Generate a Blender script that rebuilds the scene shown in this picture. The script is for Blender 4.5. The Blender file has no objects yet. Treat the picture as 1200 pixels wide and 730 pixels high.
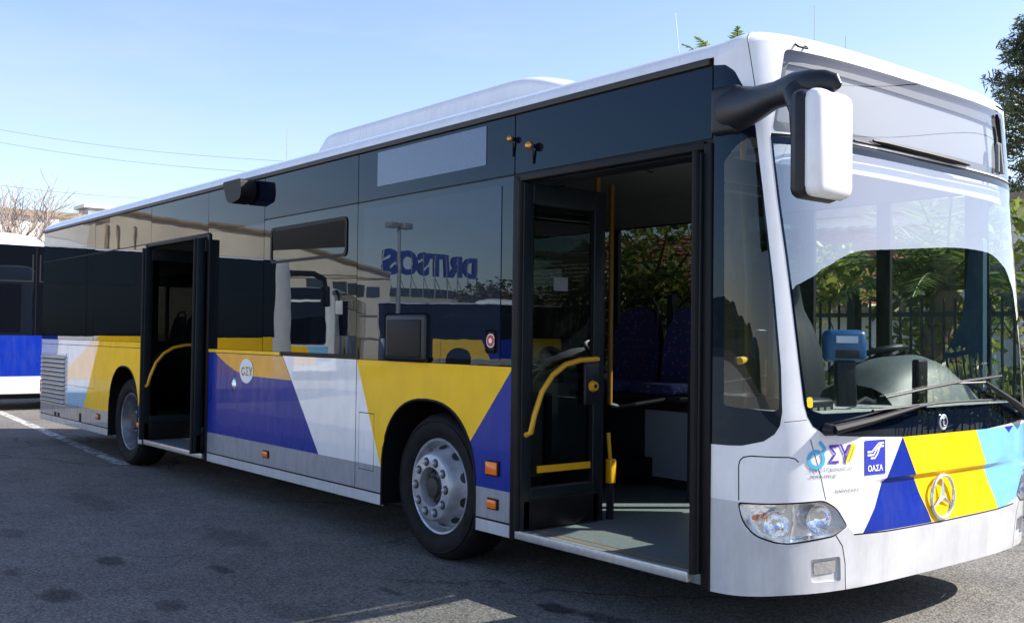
import bpy, bmesh, math, random
from mathutils import Vector, Matrix, noise
R = math.radians
random.seed(7)
SC = bpy.context.scene
COL = SC.collection

# ------------------------------------------------------------------ camera, sky, sun, exposure
CAM_POS = Vector((2.764, -3.778, 1.447))
YAW, PITCH, ROLL = 0.8896, 0.02427, 0.01251
fwd = Vector((-math.sin(YAW) * math.cos(PITCH), math.cos(YAW) * math.cos(PITCH), math.sin(PITCH)))
rgt = Vector((math.cos(YAW), math.sin(YAW), 0))
upv = rgt.cross(fwd)
r2 = rgt * math.cos(ROLL) + upv * math.sin(ROLL)
u2 = -rgt * math.sin(ROLL) + upv * math.cos(ROLL)
cd = bpy.data.cameras.new('camera')
cam = bpy.data.objects.new('camera', cd)
COL.objects.link(cam)
cam.matrix_world = Matrix(((r2.x, u2.x, -fwd.x, CAM_POS.x), (r2.y, u2.y, -fwd.y, CAM_POS.y),
                           (r2.z, u2.z, -fwd.z, CAM_POS.z), (0, 0, 0, 1)))
cd.sensor_width = 36
cd.lens = 1204.2 / 1200 * 36
cd.clip_start = 0.05
cd.clip_end = 2000
SC.camera = cam

SUN = Vector((0.75, 1.07, 1.0)).normalized()
EL, AZ = math.asin(SUN.z), math.atan2(SUN.x, SUN.y)
W = bpy.data.worlds.new('World')
SC.world = W
W.use_nodes = True
nt = W.node_tree
sky = nt.nodes.new('ShaderNodeTexSky')
sky.sky_type = 'NISHITA'
sky.sun_disc = False
sky.sun_elevation = EL
sky.sun_rotation = AZ
sky.air_density = 1.0
sky.dust_density = 0.6
sky.ozone_density = 2.0
bgn = nt.nodes['Background']
tint = nt.nodes.new('ShaderNodeMix')
tint.data_type = 'RGBA'
tint.blend_type = 'MULTIPLY'
tint.inputs[0].default_value = 1.0
tint.inputs[7].default_value = (1.0, 0.925, 0.97, 1)
nt.links.new(sky.outputs[0], tint.inputs[6])
# thin high cloud
tcw = nt.nodes.new('ShaderNodeTexCoord')
mpw = nt.nodes.new('ShaderNodeMapping')
mpw.inputs['Scale'].default_value = (1.4, 1.4, 7.0)
mpw.inputs['Rotation'].default_value = (0.12, 0.05, 0.4)
nt.links.new(tcw.outputs['Generated'], mpw.inputs[0])
nzw = nt.nodes.new('ShaderNodeTexNoise')
nzw.inputs['Scale'].default_value = 1.7
nzw.inputs['Detail'].default_value = 7
nzw.inputs['Roughness'].default_value = 0.6
nt.links.new(mpw.outputs[0], nzw.inputs['Vector'])
mrw = nt.nodes.new('ShaderNodeMapRange')
mrw.inputs[1].default_value = 0.50
mrw.inputs[2].default_value = 0.78
mrw.inputs[3].default_value = 0.0
mrw.inputs[4].default_value = 0.32
nt.links.new(nzw.outputs[0], mrw.inputs[0])
cld = nt.nodes.new('ShaderNodeMix')
cld.data_type = 'RGBA'
nt.links.new(mrw.outputs[0], cld.inputs[0])
nt.links.new(tint.outputs[2], cld.inputs[6])
cld.inputs[7].default_value = (3.1, 3.3, 3.6, 1)
nt.links.new(cld.outputs[2], bgn.inputs[0])
bgn.inputs[1].default_value = 0.125
sd = bpy.data.lights.new('sun', 'SUN')
sd.energy = 4.8
sd.angle = R(0.5)
sd.color = (1.0, 0.955, 0.88)
sun = bpy.data.objects.new('sun', sd)
COL.objects.link(sun)
sun.rotation_euler = SUN.to_track_quat('Z', 'Y').to_euler()
SC.view_settings.view_transform = 'Standard'
SC.view_settings.look = 'None'
SC.view_settings.gamma = 1
SC.view_settings.exposure = 1.12
SC.cycles.max_bounces = 10
SC.cycles.transparent_max_bounces = 16

# ------------------------------------------------------------------ materials
def new_mat(name):
    m = bpy.data.materials.new(name)
    m.use_nodes = True
    n = m.node_tree
    return m, n, n.nodes['Principled BSDF']

def pbr(name, col, rough=0.5, metal=0.0, coat=0.0, ior=1.5, noise_s=0, noise_a=0.0, bump_s=0, bump=0.0, bdist=0.01, col2=None, spec=0.5, stint=None):
    m, n, p = new_mat(name)
    p.inputs['Base Color'].default_value = (*col, 1)
    p.inputs['Roughness'].default_value = rough
    p.inputs['Metallic'].default_value = metal
    p.inputs['Coat Weight'].default_value = coat
    p.inputs['Coat Roughness'].default_value = 0.02
    p.inputs['IOR'].default_value = ior
    p.inputs['Specular IOR Level'].default_value = spec
    if stint: p.inputs['Specular Tint'].default_value = (*stint, 1)
    tc = n.nodes.new('ShaderNodeTexCoord')
    if noise_a or col2:
        t = n.nodes.new('ShaderNodeTexNoise')
        t.inputs['Scale'].default_value = noise_s
        t.inputs['Detail'].default_value = 6
        n.links.new(tc.outputs['Object'], t.inputs['Vector'])
        mx = n.nodes.new('ShaderNodeMix')
        mx.data_type = 'RGBA'
        a = col2 if col2 else [c * (1 - noise_a) for c in col]
        b = col if col2 else [min(1, c * (1 + noise_a)) for c in col]
        mx.inputs[6].default_value = (*a, 1)
        mx.inputs[7].default_value = (*b, 1)
        mr = n.nodes.new('ShaderNodeMapRange')
        mr.inputs[1].default_value = 0.32
        mr.inputs[2].default_value = 0.68
        n.links.new(t.outputs[0], mr.inputs[0])
        n.links.new(mr.outputs[0], mx.inputs[0])
        n.links.new(mx.outputs[2], p.inputs['Base Color'])
    if bump:
        t = n.nodes.new('ShaderNodeTexNoise')
        t.inputs['Scale'].default_value = bump_s
        t.inputs['Detail'].default_value = 3
        n.links.new(tc.outputs['Object'], t.inputs['Vector'])
        bp = n.nodes.new('ShaderNodeBump')
        bp.inputs['Strength'].default_value = bump
        bp.inputs['Distance'].default_value = bdist
        n.links.new(t.outputs[0], bp.inputs['Height'])
        n.links.new(bp.outputs[0], p.inputs['Normal'])
        if coat:
            n.links.new(bp.outputs[0], p.inputs['Coat Normal'])
    return m

def glass(name, tint, f0=0.08, wav=0.0, gloss=(1, 1, 1)):
    m = bpy.data.materials.new(name)
    m.use_nodes = True
    n = m.node_tree
    n.nodes.clear()
    out = n.nodes.new('ShaderNodeOutputMaterial')
    tr = n.nodes.new('ShaderNodeBsdfTransparent')
    tr.inputs[0].default_value = (*tint, 1)
    gl = n.nodes.new('ShaderNodeBsdfGlossy')
    gl.inputs['Roughness'].default_value = 0.0
    gl.inputs[0].default_value = (*gloss, 1)
    lw = n.nodes.new('ShaderNodeLayerWeight')
    pw = n.nodes.new('ShaderNodeMath')
    pw.operation = 'POWER'
    n.links.new(lw.outputs['Facing'], pw.inputs[0])
    lw.inputs['Blend'].default_value = 0.5
    pw.inputs[1].default_value = 4.0
    ma = n.nodes.new('ShaderNodeMath')
    ma.operation = 'MULTIPLY_ADD'
    ma.use_clamp = True
    n.links.new(pw.outputs[0], ma.inputs[0])
    ma.inputs[1].default_value = 1 - f0
    ma.inputs[2].default_value = f0
    mx = n.nodes.new('ShaderNodeMixShader')
    n.links.new(ma.outputs[0], mx.inputs[0])
    n.links.new(tr.outputs[0], mx.inputs[1])
    n.links.new(gl.outputs[0], mx.inputs[2])
    n.links.new(mx.outputs[0], out.inputs[0])
    if wav:
        tc = n.nodes.new('ShaderNodeTexCoord')
        t = n.nodes.new('ShaderNodeTexNoise')
        t.inputs['Scale'].default_value = 1.6
        t.inputs['Detail'].default_value = 1
        n.links.new(tc.outputs['Object'], t.inputs['Vector'])
        bp = n.nodes.new('ShaderNodeBump')
        bp.inputs['Strength'].default_value = wav
        bp.inputs['Distance'].default_value = 0.02
        n.links.new(t.outputs[0], bp.inputs['Height'])
        n.links.new(bp.outputs[0], gl.inputs['Normal'])
    return m

def paint(name, col, **k):
    return pbr(name, col, rough=k.pop('rough', 0.32), coat=k.pop('coat', 0.8), noise_s=5, noise_a=k.pop('na', 0.05), bump_s=2.2, bump=0.06, bdist=0.01, spec=k.pop('spec', 0.35))

M_white = paint('white_paint', (0.80, 0.80, 0.81))
M_grey = paint('grey_paint', (0.33, 0.34, 0.37))
def film(m, amt=0.35):
    n = m.node_tree
    p = n.nodes['Principled BSDF']
    src = p.inputs['Base Color'].links[0].from_socket
    tc = n.nodes.new('ShaderNodeTexCoord')
    mp = n.nodes.new('ShaderNodeMapping')
    mp.inputs['Scale'].default_value = (5.0, 5.0, 1.1)
    n.links.new(tc.outputs['Object'], mp.inputs[0])
    t = n.nodes.new('ShaderNodeTexNoise')
    t.inputs['Scale'].default_value = 2.4
    t.inputs['Detail'].default_value = 9
    t.inputs['Roughness'].default_value = 0.7
    n.links.new(mp.outputs[0], t.inputs['Vector'])
    mr = n.nodes.new('ShaderNodeMapRange')
    mr.inputs[1].default_value = 0.46
    mr.inputs[2].default_value = 0.72
    mr.inputs[4].default_value = amt
    n.links.new(t.outputs[0], mr.inputs[0])
    mx = n.nodes.new('ShaderNodeMix')
    mx.data_type = 'RGBA'
    n.links.new(mr.outputs[0], mx.inputs[0])
    n.links.new(src, mx.inputs[6])
    mx.inputs[7].default_value = (0.16, 0.14, 0.12, 1)
    n.links.new(mx.outputs[2], p.inputs['Base Color'])
    ra = n.nodes.new('ShaderNodeMapRange')
    ra.inputs[1].default_value = 0.4
    ra.inputs[2].default_value = 0.7
    ra.inputs[3].default_value = 0.25
    ra.inputs[4].default_value = 0.55
    n.links.new(t.outputs[0], ra.inputs[0])
    n.links.new(ra.outputs[0], p.inputs['Roughness'])
    return m
film(M_grey, 0.5)
film(M_white, 0.10)
M_silver = paint('silver_paint', (0.55, 0.555, 0.57), na=0.09)
film(M_silver, 0.22)
M_blue = paint('blue_paint', (0.004, 0.024, 0.27), coat=0.12, spec=0.15)
M_yellow = paint('yellow_paint', (0.95, 0.56, 0.005), coat=0.12, spec=0.15)
M_ochre = paint('ochre_patch', (0.66, 0.32, 0.05), na=0.12, coat=0.3)
film(M_yellow, 0.06)
film(M_blue, 0.06)
M_lblue = paint('light_blue_paint', (0.22, 0.55, 0.83))
M_pale = paint('pale_blue_paint', (0.62, 0.70, 0.85), na=0.08)
M_band = pbr('black_glazed_band', (0.003, 0.006, 0.014), rough=0.0, ior=1.36, stint=(0.55, 0.8, 1.0), bump_s=1.1, bump=0.10, bdist=0.01)
M_pane = pbr('dark_tinted_pane', (0.004, 0.005, 0.008), rough=0.0, ior=1.5, stint=(0.55, 0.8, 1.0), bump_s=1.1, bump=0.10, bdist=0.01)
M_pane2 = pbr('tinted_window_glass', (0.014, 0.020, 0.034), rough=0.0, ior=1.5, stint=(0.55, 0.8, 1.0), bump_s=1.1, bump=0.10, bdist=0.01)
M_disp = pbr('unlit_side_display', (0.055, 0.10, 0.18), rough=0.35, coat=0.6, noise_s=60, noise_a=0.1)
M_rub = pbr('black_rubber', (0.007, 0.007, 0.008), rough=0.5, spec=0.2, noise_s=9, noise_a=0.2)
M_dark = pbr('dark_plastic', (0.010, 0.012, 0.017), rough=0.38, spec=0.35, noise_s=20, noise_a=0.15)
M_frame = pbr('door_frame_grey', (0.010, 0.015, 0.019), rough=0.4, spec=0.25, noise_s=12, noise_a=0.15)
M_tyre = pbr('tyre_rubber', (0.009, 0.009, 0.010), rough=0.7, spec=0.2, noise_s=14, noise_a=0.35, bump_s=60, bump=0.2)
M_rim = pbr('wheel_steel', (0.40, 0.42, 0.46), rough=0.36, metal=0.35, noise_s=11, noise_a=0.25)
M_rim2 = pbr('dull_wheel_steel', (0.20, 0.215, 0.24), rough=0.4, metal=0.4, noise_s=11, noise_a=0.35)
M_hub = pbr('greasy_hub_hole_shade', (0.02, 0.02, 0.022), rough=0.5)
M_chrome = pbr('chrome', (0.78, 0.84, 0.95), rough=0.24, metal=0.75)
M_alu = pbr('aluminium', (0.55, 0.56, 0.57), rough=0.35, metal=0.6, noise_s=30, noise_a=0.1)
M_ypole = pbr('yellow_handrail', (0.72, 0.36, 0.01), rough=0.35, coat=0.3)
M_ypole2 = pbr('shaded_handrail_yellow', (0.26, 0.125, 0.01), rough=0.4)  # handrail yellow darkened in the colour for the dim cabin
M_amber = pbr('amber_lens', (0.95, 0.20, 0.012), rough=0.15, coat=0.6)
M_brass = pbr('dull_amber_lens', (0.60, 0.30, 0.09), rough=0.22, metal=0.8)
M_redl = pbr('red_lens', (0.5, 0.02, 0.02), rough=0.2, coat=0.5)
M_int = pbr('interior_grey', (0.16, 0.17, 0.17), rough=0.55, noise_s=6, noise_a=0.1)
M_ceil = pbr('interior_ceiling', (0.13, 0.13, 0.125), rough=0.6)
M_idark = pbr('interior_dark', (0.018, 0.024, 0.027), rough=0.5, spec=0.25, noise_s=8, noise_a=0.15)
M_floor = pbr('bus_floor_vinyl', (0.15, 0.18, 0.18), rough=0.5, noise_s=180, noise_a=0.35)
M_ipanel = pbr('interior_pale_panel', (0.30, 0.34, 0.42), rough=0.4)
M_dash = pbr('dashboard_grey', (0.50, 0.54, 0.52), rough=0.55, noise_s=30, noise_a=0.08)
M_dashd = pbr('dashboard_dark', (0.10, 0.12, 0.125), rough=0.5, noise_s=30, noise_a=0.1)
M_mblue = pbr('blue_machine', (0.008, 0.09, 0.26), rough=0.35, coat=0.3)
M_coat = pbr('dark_blue_cloth', (0.01, 0.05, 0.10), rough=0.8)
M_dispbg = pbr('display_backing', (0.22, 0.23, 0.25), rough=0.6)
M_dispbd = pbr('display_border', (0.05, 0.047, 0.04), rough=0.5)
M_visor = pbr('windscreen_top_band', (0.50, 0.50, 0.56), rough=0.6)
M_text_g = pbr('grey_print', (0.16, 0.17, 0.20), rough=0.5)
M_text_p = pbr('purple_print', (0.10, 0.03, 0.40), rough=0.4)
M_text_c = pbr('cyan_print', (0.08, 0.45, 0.75), rough=0.4)
M_text_y = pbr('yellow_print', (0.9, 0.62, 0.01), rough=0.4)
M_text_w = pbr('white_print', (0.85, 0.85, 0.85), rough=0.4)
M_text_o = pbr('brown_print', (0.35, 0.16, 0.06), rough=0.4)
M_navy = pbr('navy_print', (0.015, 0.03, 0.42), rough=0.4, coat=0.5)
M_red = pbr('red_print', (0.55, 0.03, 0.02), rough=0.4)
M_gl = glass('clear_windscreen', (0.88, 0.94, 0.91), 0.24)
M_glside = glass('side_glass', (0.72, 0.84, 0.83), 0.05)
M_gldoor = glass('door_glass', (0.30, 0.36, 0.36), 0.08)
M_gldoor2 = glass('dark_door_glass', (0.07, 0.08, 0.085), 0.05)
M_glback = glass('left_window_glass', (0.075, 0.088, 0.085), 0.06)
M_gldrv = glass('driver_window_glass', (0.82, 0.88, 0.85), 0.05)
M_gldisp = glass('display_glass', (0.88, 0.90, 0.91), 0.07)
M_lens = glass('headlight_lens', (0.95, 0.96, 0.97), 0.07, wav=0.12)
M_refl = pbr('reflector', (0.86, 0.87, 0.89), rough=0.06, metal=1.0, bump_s=26, bump=0.35, bdist=0.02)
M_lampbg = pbr('headlight_housing', (0.82, 0.82, 0.82), rough=0.16, metal=0.7, bump_s=13, bump=0.4, bdist=0.02)

def seat_fabric():
    m, n, p = new_mat('patterned_seat_fabric')
    tc = n.nodes.new('ShaderNodeTexCoord')
    v = n.nodes.new('ShaderNodeTexVoronoi')
    v.inputs['Scale'].default_value = 26
    n.links.new(tc.outputs['Object'], v.inputs['Vector'])
    lt = n.nodes.new('ShaderNodeMath')
    lt.operation = 'LESS_THAN'
    lt.inputs[1].default_value = 0.26
    n.links.new(v.outputs['Distance'], lt.inputs[0])
    hs = n.nodes.new('ShaderNodeMix')
    hs.data_type = 'RGBA'
    sp = n.nodes.new('ShaderNodeSeparateColor')
    n.links.new(v.outputs['Color'], sp.inputs[0])
    n.links.new(sp.outputs[0], hs.inputs[0])
    hs.inputs[6].default_value = (0.30, 0.03, 0.03, 1)
    hs.inputs[7].default_value = (0.06, 0.16, 0.40, 1)
    mx = n.nodes.new('ShaderNodeMix')
    mx.data_type = 'RGBA'
    n.links.new(lt.outputs[0], mx.inputs[0])
    mx.inputs[6].default_value = (0.03, 0.038, 0.15, 1)
    n.links.new(hs.outputs[2], mx.inputs[7])
    n.links.new(mx.outputs[2], p.inputs['Base Color'])
    p.inputs['Roughness'].default_value = 0.9
    return m
M_seat = seat_fabric()

def leaf_mat(name, c1, c2, trans=0.35):
    m, n, p = new_mat(name)
    g = n.nodes.new('ShaderNodeNewGeometry')
    mx = n.nodes.new('ShaderNodeMix')
    mx.data_type = 'RGBA'
    mx.inputs[6].default_value = (*c1, 1)
    mx.inputs[7].default_value = (*c2, 1)
    n.links.new(g.outputs['Random Per Island'], mx.inputs[0])
    n.links.new(mx.outputs[2], p.inputs['Base Color'])
    p.inputs['Roughness'].default_value = 0.5
    tr = n.nodes.new('ShaderNodeBsdfTranslucent')
    n.links.new(mx.outputs[2], tr.inputs[0])
    ms = n.nodes.new('ShaderNodeMixShader')
    ms.inputs[0].default_value = trans
    n.links.new(p.outputs[0], ms.inputs[1])
    n.links.new(tr.outputs[0], ms.inputs[2])
    n.links.new(ms.outputs[0], n.nodes['Material Output'].inputs[0])
    return m

# ------------------------------------------------------------------ mesh helpers
class MB:
    """collects shapes, then becomes ONE mesh object"""
    def __init__(s):
        s.v, s.f, s.mi, s.sm = [], [], [], []
        s.mats = []
    def midx(s, m):
        if m not in s.mats:
            s.mats.append(m)
        return s.mats.index(m)
    def add(s, vs, fs, m, smooth=False):
        b = len(s.v)
        s.v += [tuple(v) for v in vs]
        k = s.midx(m)
        for f in fs:
            s.f.append([b + i for i in f])
            s.mi.append(k)
            s.sm.append(smooth)
        return s
    def box(s, lo, hi, m, bev=0.0, xf=None):
        if bev <= 0:
            x0, y0, z0 = lo
            x1, y1, z1 = hi
            vs = [(x0, y0, z0), (x1, y0, z0), (x1, y1, z0), (x0, y1, z0), (x0, y0, z1), (x1, y0, z1), (x1, y1, z1), (x0, y1, z1)]
            fs = [(0, 3, 2, 1), (4, 5, 6, 7), (0, 1, 5, 4), (1, 2, 6, 5), (2, 3, 7, 6), (3, 0, 4, 7)]
            sm = False
        else:
            bm = bmesh.new()
            bmesh.ops.create_cube(bm, size=1)
            for v in bm.verts:
                v.co = Vector([(lo[i] + hi[i]) / 2 + v.co[i] * (hi[i] - lo[i]) for i in range(3)])
            bmesh.ops.bevel(bm, geom=list(bm.edges), offset=bev, segments=3, affect='EDGES', profile=0.5)
            bm.verts.index_update()
            vs = [v.co.copy() for v in bm.verts]
            fs = [[v.index for v in f.verts] for f in bm.faces]
            bm.free()
            sm = True
        if xf:
            vs = [xf @ Vector(v) for v in vs]
        return s.add(vs, fs, m, sm)
    def tube(s, pts, r, m, n=8, cap=True, flat=1.0, flatdir=None):
        pts = [Vector(p) for p in pts]
        rs = r if isinstance(r, (list, tuple)) else [r] * len(pts)
        ref = Vector((0, 0, 1)) if flatdir is None else Vector(flatdir)
        vs, fs = [], []
        for i, p in enumerate(pts):
            t = (pts[min(i + 1, len(pts) - 1)] - pts[max(i - 1, 0)]).normalized()
            rr = ref if abs(t.dot(ref)) < 0.95 else Vector((1, 0, 0))
            a = t.cross(rr).normalized()
            b = a.cross(t).normalized()
            for k in range(n):
                an = 2 * math.pi * k / n
                vs.append(p + a * (math.cos(an) * rs[i] * flat) + b * (math.sin(an) * rs[i]))
        for i in range(len(pts) - 1):
            for k in range(n):
                k2 = (k + 1) % n
                fs.append((i * n + k, i * n + k2, (i + 1) * n + k2, (i + 1) * n + k))
        if cap:
            fs.append(tuple(range(n - 1, -1, -1)))
            fs.append(tuple(range((len(pts) - 1) * n, len(pts) * n)))
        return s.add(vs, fs, m, True)
    def lathe(s, prof, m, c=(0, 0, 0), axis='y', n=40):
        """prof: list of (radius, offset along axis)"""
        vs, fs = [], []
        for r_, o in prof:
            for k in range(n):
                a = 2 * math.pi * k / n
                ca, sa = math.cos(a) * r_, math.sin(a) * r_
                if axis == 'y':
                    vs.append((c[0] + ca, c[1] + o, c[2] + sa))
                elif axis == 'x':
                    vs.append((c[0] + o, c[1] + ca, c[2] + sa))
                else:
                    vs.append((c[0] + ca, c[1] + sa, c[2] + o))
        for i in range(len(prof) - 1):
            for k in range(n):
                k2 = (k + 1) % n
                fs.append((i * n + k, i * n + k2, (i + 1) * n + k2, (i + 1) * n + k))
        return s.add(vs, fs, m, True)
    def prism(s, poly, o, du, dv, dn, m):
        """2D polygon extruded: o + u*du + v*dv, thickness vector dn"""
        o, du, dv, dn = Vector(o), Vector(du), Vector(dv), Vector(dn)
        n = len(poly)
        a = [o + du * p[0] + dv * p[1] for p in poly]
        b = [p + dn for p in a]
        fs = [tuple(range(n - 1, -1, -1)), tuple(range(n, 2 * n))]
        for i in range(n):
            j = (i + 1) % n
            fs.append((i, j, n + j, n + i))
        return s.add(a + b, fs, m)
    def build(s, name, parent=None, fix=False, auto=True):
        me = bpy.data.meshes.new(name)
        me.from_pydata(s.v, [], s.f)
        for m in s.mats:
            me.materials.append(m)
        me.polygons.foreach_set('material_index', s.mi)
        me.polygons.foreach_set('use_smooth', s.sm)
        if fix:
            bm = bmesh.new()
            bm.from_mesh(me)
            bmesh.ops.recalc_face_normals(bm, faces=list(bm.faces))
            bm.to_mesh(me)
            bm.free()
        me.update()
        o = bpy.data.objects.new(name, me)
        COL.objects.link(o)
        if parent:
            o.parent = parent
        if any(s.sm) and auto:
            try:
                me.set_sharp_from_angle(angle=R(38))
            except Exception:
                pass
        return o

def tag(o, label=None, cat=None, group=None, kind=None):
    if label: o['label'] = label
    if cat: o['category'] = cat
    if group: o['group'] = group
    if kind: o['kind'] = kind
    return o

def empty(name, loc, rz=0.0):
    o = bpy.data.objects.new(name, None)
    COL.objects.link(o)
    o.location = loc
    o.rotation_euler = (0, 0, rz)
    o.empty_display_size = 0.3
    return o

def copy_tree(o, parent=None):
    c = o.copy()
    COL.objects.link(c)
    if parent:
        c.parent = parent
    for ch in [x for x in COL.objects if x.parent == o]:
        copy_tree(ch, c)
    return c

def rounded(poly, r, n=5):
    """round every corner of a polygon (r one number or one per corner)"""
    out = []
    m = len(poly)
    for i, p in enumerate(poly):
        ri = r[i] if isinstance(r, (list, tuple)) else r
        p = Vector(p)
        a, b = Vector(poly[i - 1]), Vector(poly[(i + 1) % m])
        if ri <= 0:
            out.append(tuple(p))
            continue
        da, db = (a - p).normalized(), (b - p).normalized()
        for k in range(n + 1):
            t = k / n
            q = (1 - t) ** 2 * (p + da * ri) + 2 * t * (1 - t) * p + t * t * (p + db * ri)
            out.append(tuple(q))
    return out

def rect(x0, z0, x1, z1):
    return [(x0, z0), (x1, z0), (x1, z1), (x0, z1)]

def inside(p, poly):
    x, y = p
    c = False
    j = len(poly) - 1
    for i in range(len(poly)):
        xi, yi = poly[i]
        xj, yj = poly[j]
        if (yi > y) != (yj > y) and x < (xj - xi) * (y - yi) / (yj - yi) + xi:
            c = not c
        j = i
    return c

def sheet(us, vs, regions):
    """cut a 2D grid along the outlines of regions [(key, polygon)], last one wins; gives {key: [faces as 2D points]}"""
    bm = bmesh.new()
    grid = [[bm.verts.new((u, v, 0)) for v in vs] for u in us]
    for i in range(len(us) - 1):
        for j in range(len(vs) - 1):
            bm.faces.new((grid[i][j], grid[i + 1][j], grid[i + 1][j + 1], grid[i][j + 1]))
    for key, poly in regions:
        for i in range(len(poly)):
            a, b = Vector((*poly[i - 1], 0)), Vector((*poly[i], 0))
            d = b - a
            if d.length < 1e-5:
                continue
            nrm = Vector((-d.y, d.x, 0)).normalized()
            x0, x1 = min(a.x, b.x) - 1e-4, max(a.x, b.x) + 1e-4
            y0, y1 = min(a.y, b.y) - 1e-4, max(a.y, b.y) + 1e-4
            fs = []
            for f in bm.faces:
                xs = [w.co.x for w in f.verts]
                if max(xs) < x0 or min(xs) > x1:
                    continue
                ys = [w.co.y for w in f.verts]
                if max(ys) < y0 or min(ys) > y1:
                    continue
                fs.append(f)
            if not fs:
                continue
            g = set(fs)
            for f in fs:
                g.update(f.edges)
                g.update(f.verts)
            bmesh.ops.bisect_plane(bm, geom=list(g), dist=1e-6, plane_co=a, plane_no=nrm)
    out = {}
    for f in bm.faces:
        c = f.calc_center_median()
        k = None
        for key, poly in regions:
            if inside((c.x, c.y), poly):
                k = key
        out.setdefault(k, []).append([(w.co.x, w.co.y) for w in f.verts])
    bm.free()
    return out

def add_faces(mb, faces, mapfn, m, off=0.0, smooth=True):
    idx = {}
    vs, fs = [], []
    for f in faces:
        q = []
        for u, v in f:
            k = (round(u, 5), round(v, 5))
            if k not in idx:
                idx[k] = len(vs)
                vs.append(mapfn(u, v, off))
            if idx[k] not in q:
                q.append(idx[k])
        if len(q) > 2:
            fs.append(q)
    mb.add(vs, fs, m, smooth)

def lin(a, b, n):
    return [a + (b - a) * i / n for i in range(n + 1)]

def interp(x, xs, ys):
    if x <= xs[0]: return ys[0]
    for i in range(len(xs) - 1):
        if x <= xs[i + 1]:
            t = (x - xs[i]) / (xs[i + 1] - xs[i])
            return ys[i] + (ys[i + 1] - ys[i]) * t
    return ys[-1]

_fc = {}
def text_polys(txt, bold=0.0):
    c = bpy.data.curves.new('t', 'FONT')
    c.body = txt
    c.size = 1
    c.offset = bold
    c.resolution_u = 3
    o = bpy.data.objects.new('t', c)
    COL.objects.link(o)
    bpy.context.view_layer.update()
    me = bpy.data.meshes.new_from_object(o.evaluated_get(bpy.context.evaluated_depsgraph_get()))
    vs = [(v.co.x, v.co.y) for v in me.vertices]
    fs = [list(p.vertices) for p in me.polygons]
    bpy.data.objects.remove(o)
    bpy.data.meshes.remove(me)
    bpy.data.curves.remove(c)
    return vs, fs

def add_text(mb, txt, mapfn, u0, v0, width, m, off, height=None, bold=0.0, shear=0.0):
    vs, fs = text_polys(txt, bold)
    x0, x1 = min(v[0] for v in vs), max(v[0] for v in vs)
    y0, y1 = min(v[1] for v in vs), max(v[1] for v in vs)
    s = width / (x1 - x0)
    sy = s if height is None else height / (y1 - y0)
    pts = [mapfn(u0 + (x - x0) * s + (y - y0) * sy * shear, v0 + (y - y0) * sy, off) for x, y in vs]
    mb.add(pts, fs, m)

# ------------------------------------------------------------------ the open city bus: right side in the plane y = 0, front towards +x
WID, XR, XJ, ZS = 2.55, -11.95, -0.40, 2.78
bus = empty('city_bus', (0, 0, 0))
tag(bus, 'white, blue and yellow city bus in the foreground with its two side doors open', 'bus')

# front surface: superellipse in plan, leaning back with height; s runs along it from the right side to the left side
NN = 3.4
_S, _Y, _F = [0.0], [], []
_px = None
for i in range(1601):
    a = math.pi * i / 1600
    c_, s_ = math.cos(a), abs(math.sin(a))
    y_ = WID / 2 - WID / 2 * math.copysign(abs(c_) ** (2 / NN), c_)
    f_ = 1 - s_ ** (2 / NN)
    if _px is not None:
        _S.append(_S[-1] + math.hypot(-0.48 * (f_ - _px[0]), y_ - _px[1]))
    _px = (f_, y_)
    _Y.append(y_)
    _F.append(f_)
LF = _S[-1]
import bisect
def _curve(s):
    s = min(max(s, 0), LF)
    i = min(max(bisect.bisect_right(_S, s) - 1, 0), len(_S) - 2)
    t = (s - _S[i]) / max(1e-9, _S[i + 1] - _S[i])
    return _Y[i] + (_Y[i + 1] - _Y[i]) * t, _F[i] + (_F[i + 1] - _F[i]) * t
def smooth(t):
    t = min(max(t, 0), 1)
    return t * t * (3 - 2 * t)
def xc(z):
    return interp(z, [0.2, 0.30, 0.66, 1.05, 1.7, 2.3, 2.84, 3.0], [0.03, 0.06, 0.082, 0.078, 0.028, -0.035, -0.088, -0.10])
def front0(s, z):
    y, f = _curve(s)
    if z > 2.7:
        e = smooth(min(s, LF - s) / 0.40)
        z = 2.7 + (z - 2.7) * (0.08 / 0.14 * (1 - e) + e)
    if z < 0.34:
        e = smooth(min(s, LF - s) / 0.45)
        z = z + 0.03 * e * (0.34 - z) / 0.08
    x = xc(z) - (xc(z) + 0.40) * f
    if 0.52 < z < 0.80:
        w = smooth((s - 0.86) / 0.16) * smooth((LF - 0.86 - s) / 0.16)
        k = smooth((0.797 - z) / 0.024) * smooth((z - 0.55) / 0.16)
        x -= 0.022 * w * k
    return Vector((x, y, z))
def front(s, z, off=0.0):
    p = front0(s, z)
    if off:
        e = 0.004
        ts = front0(min(s + e, LF), z) - front0(max(s - e, 0), z)
        tz = front0(s, z + e) - front0(s, z - e)
        p = p + ts.cross(tz).normalized() * off
    return p
def mir(poly):
    return [(LF - s, z) for s, z in reversed(poly)]
SCN = 1.50   # where the middle of the front reads

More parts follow.
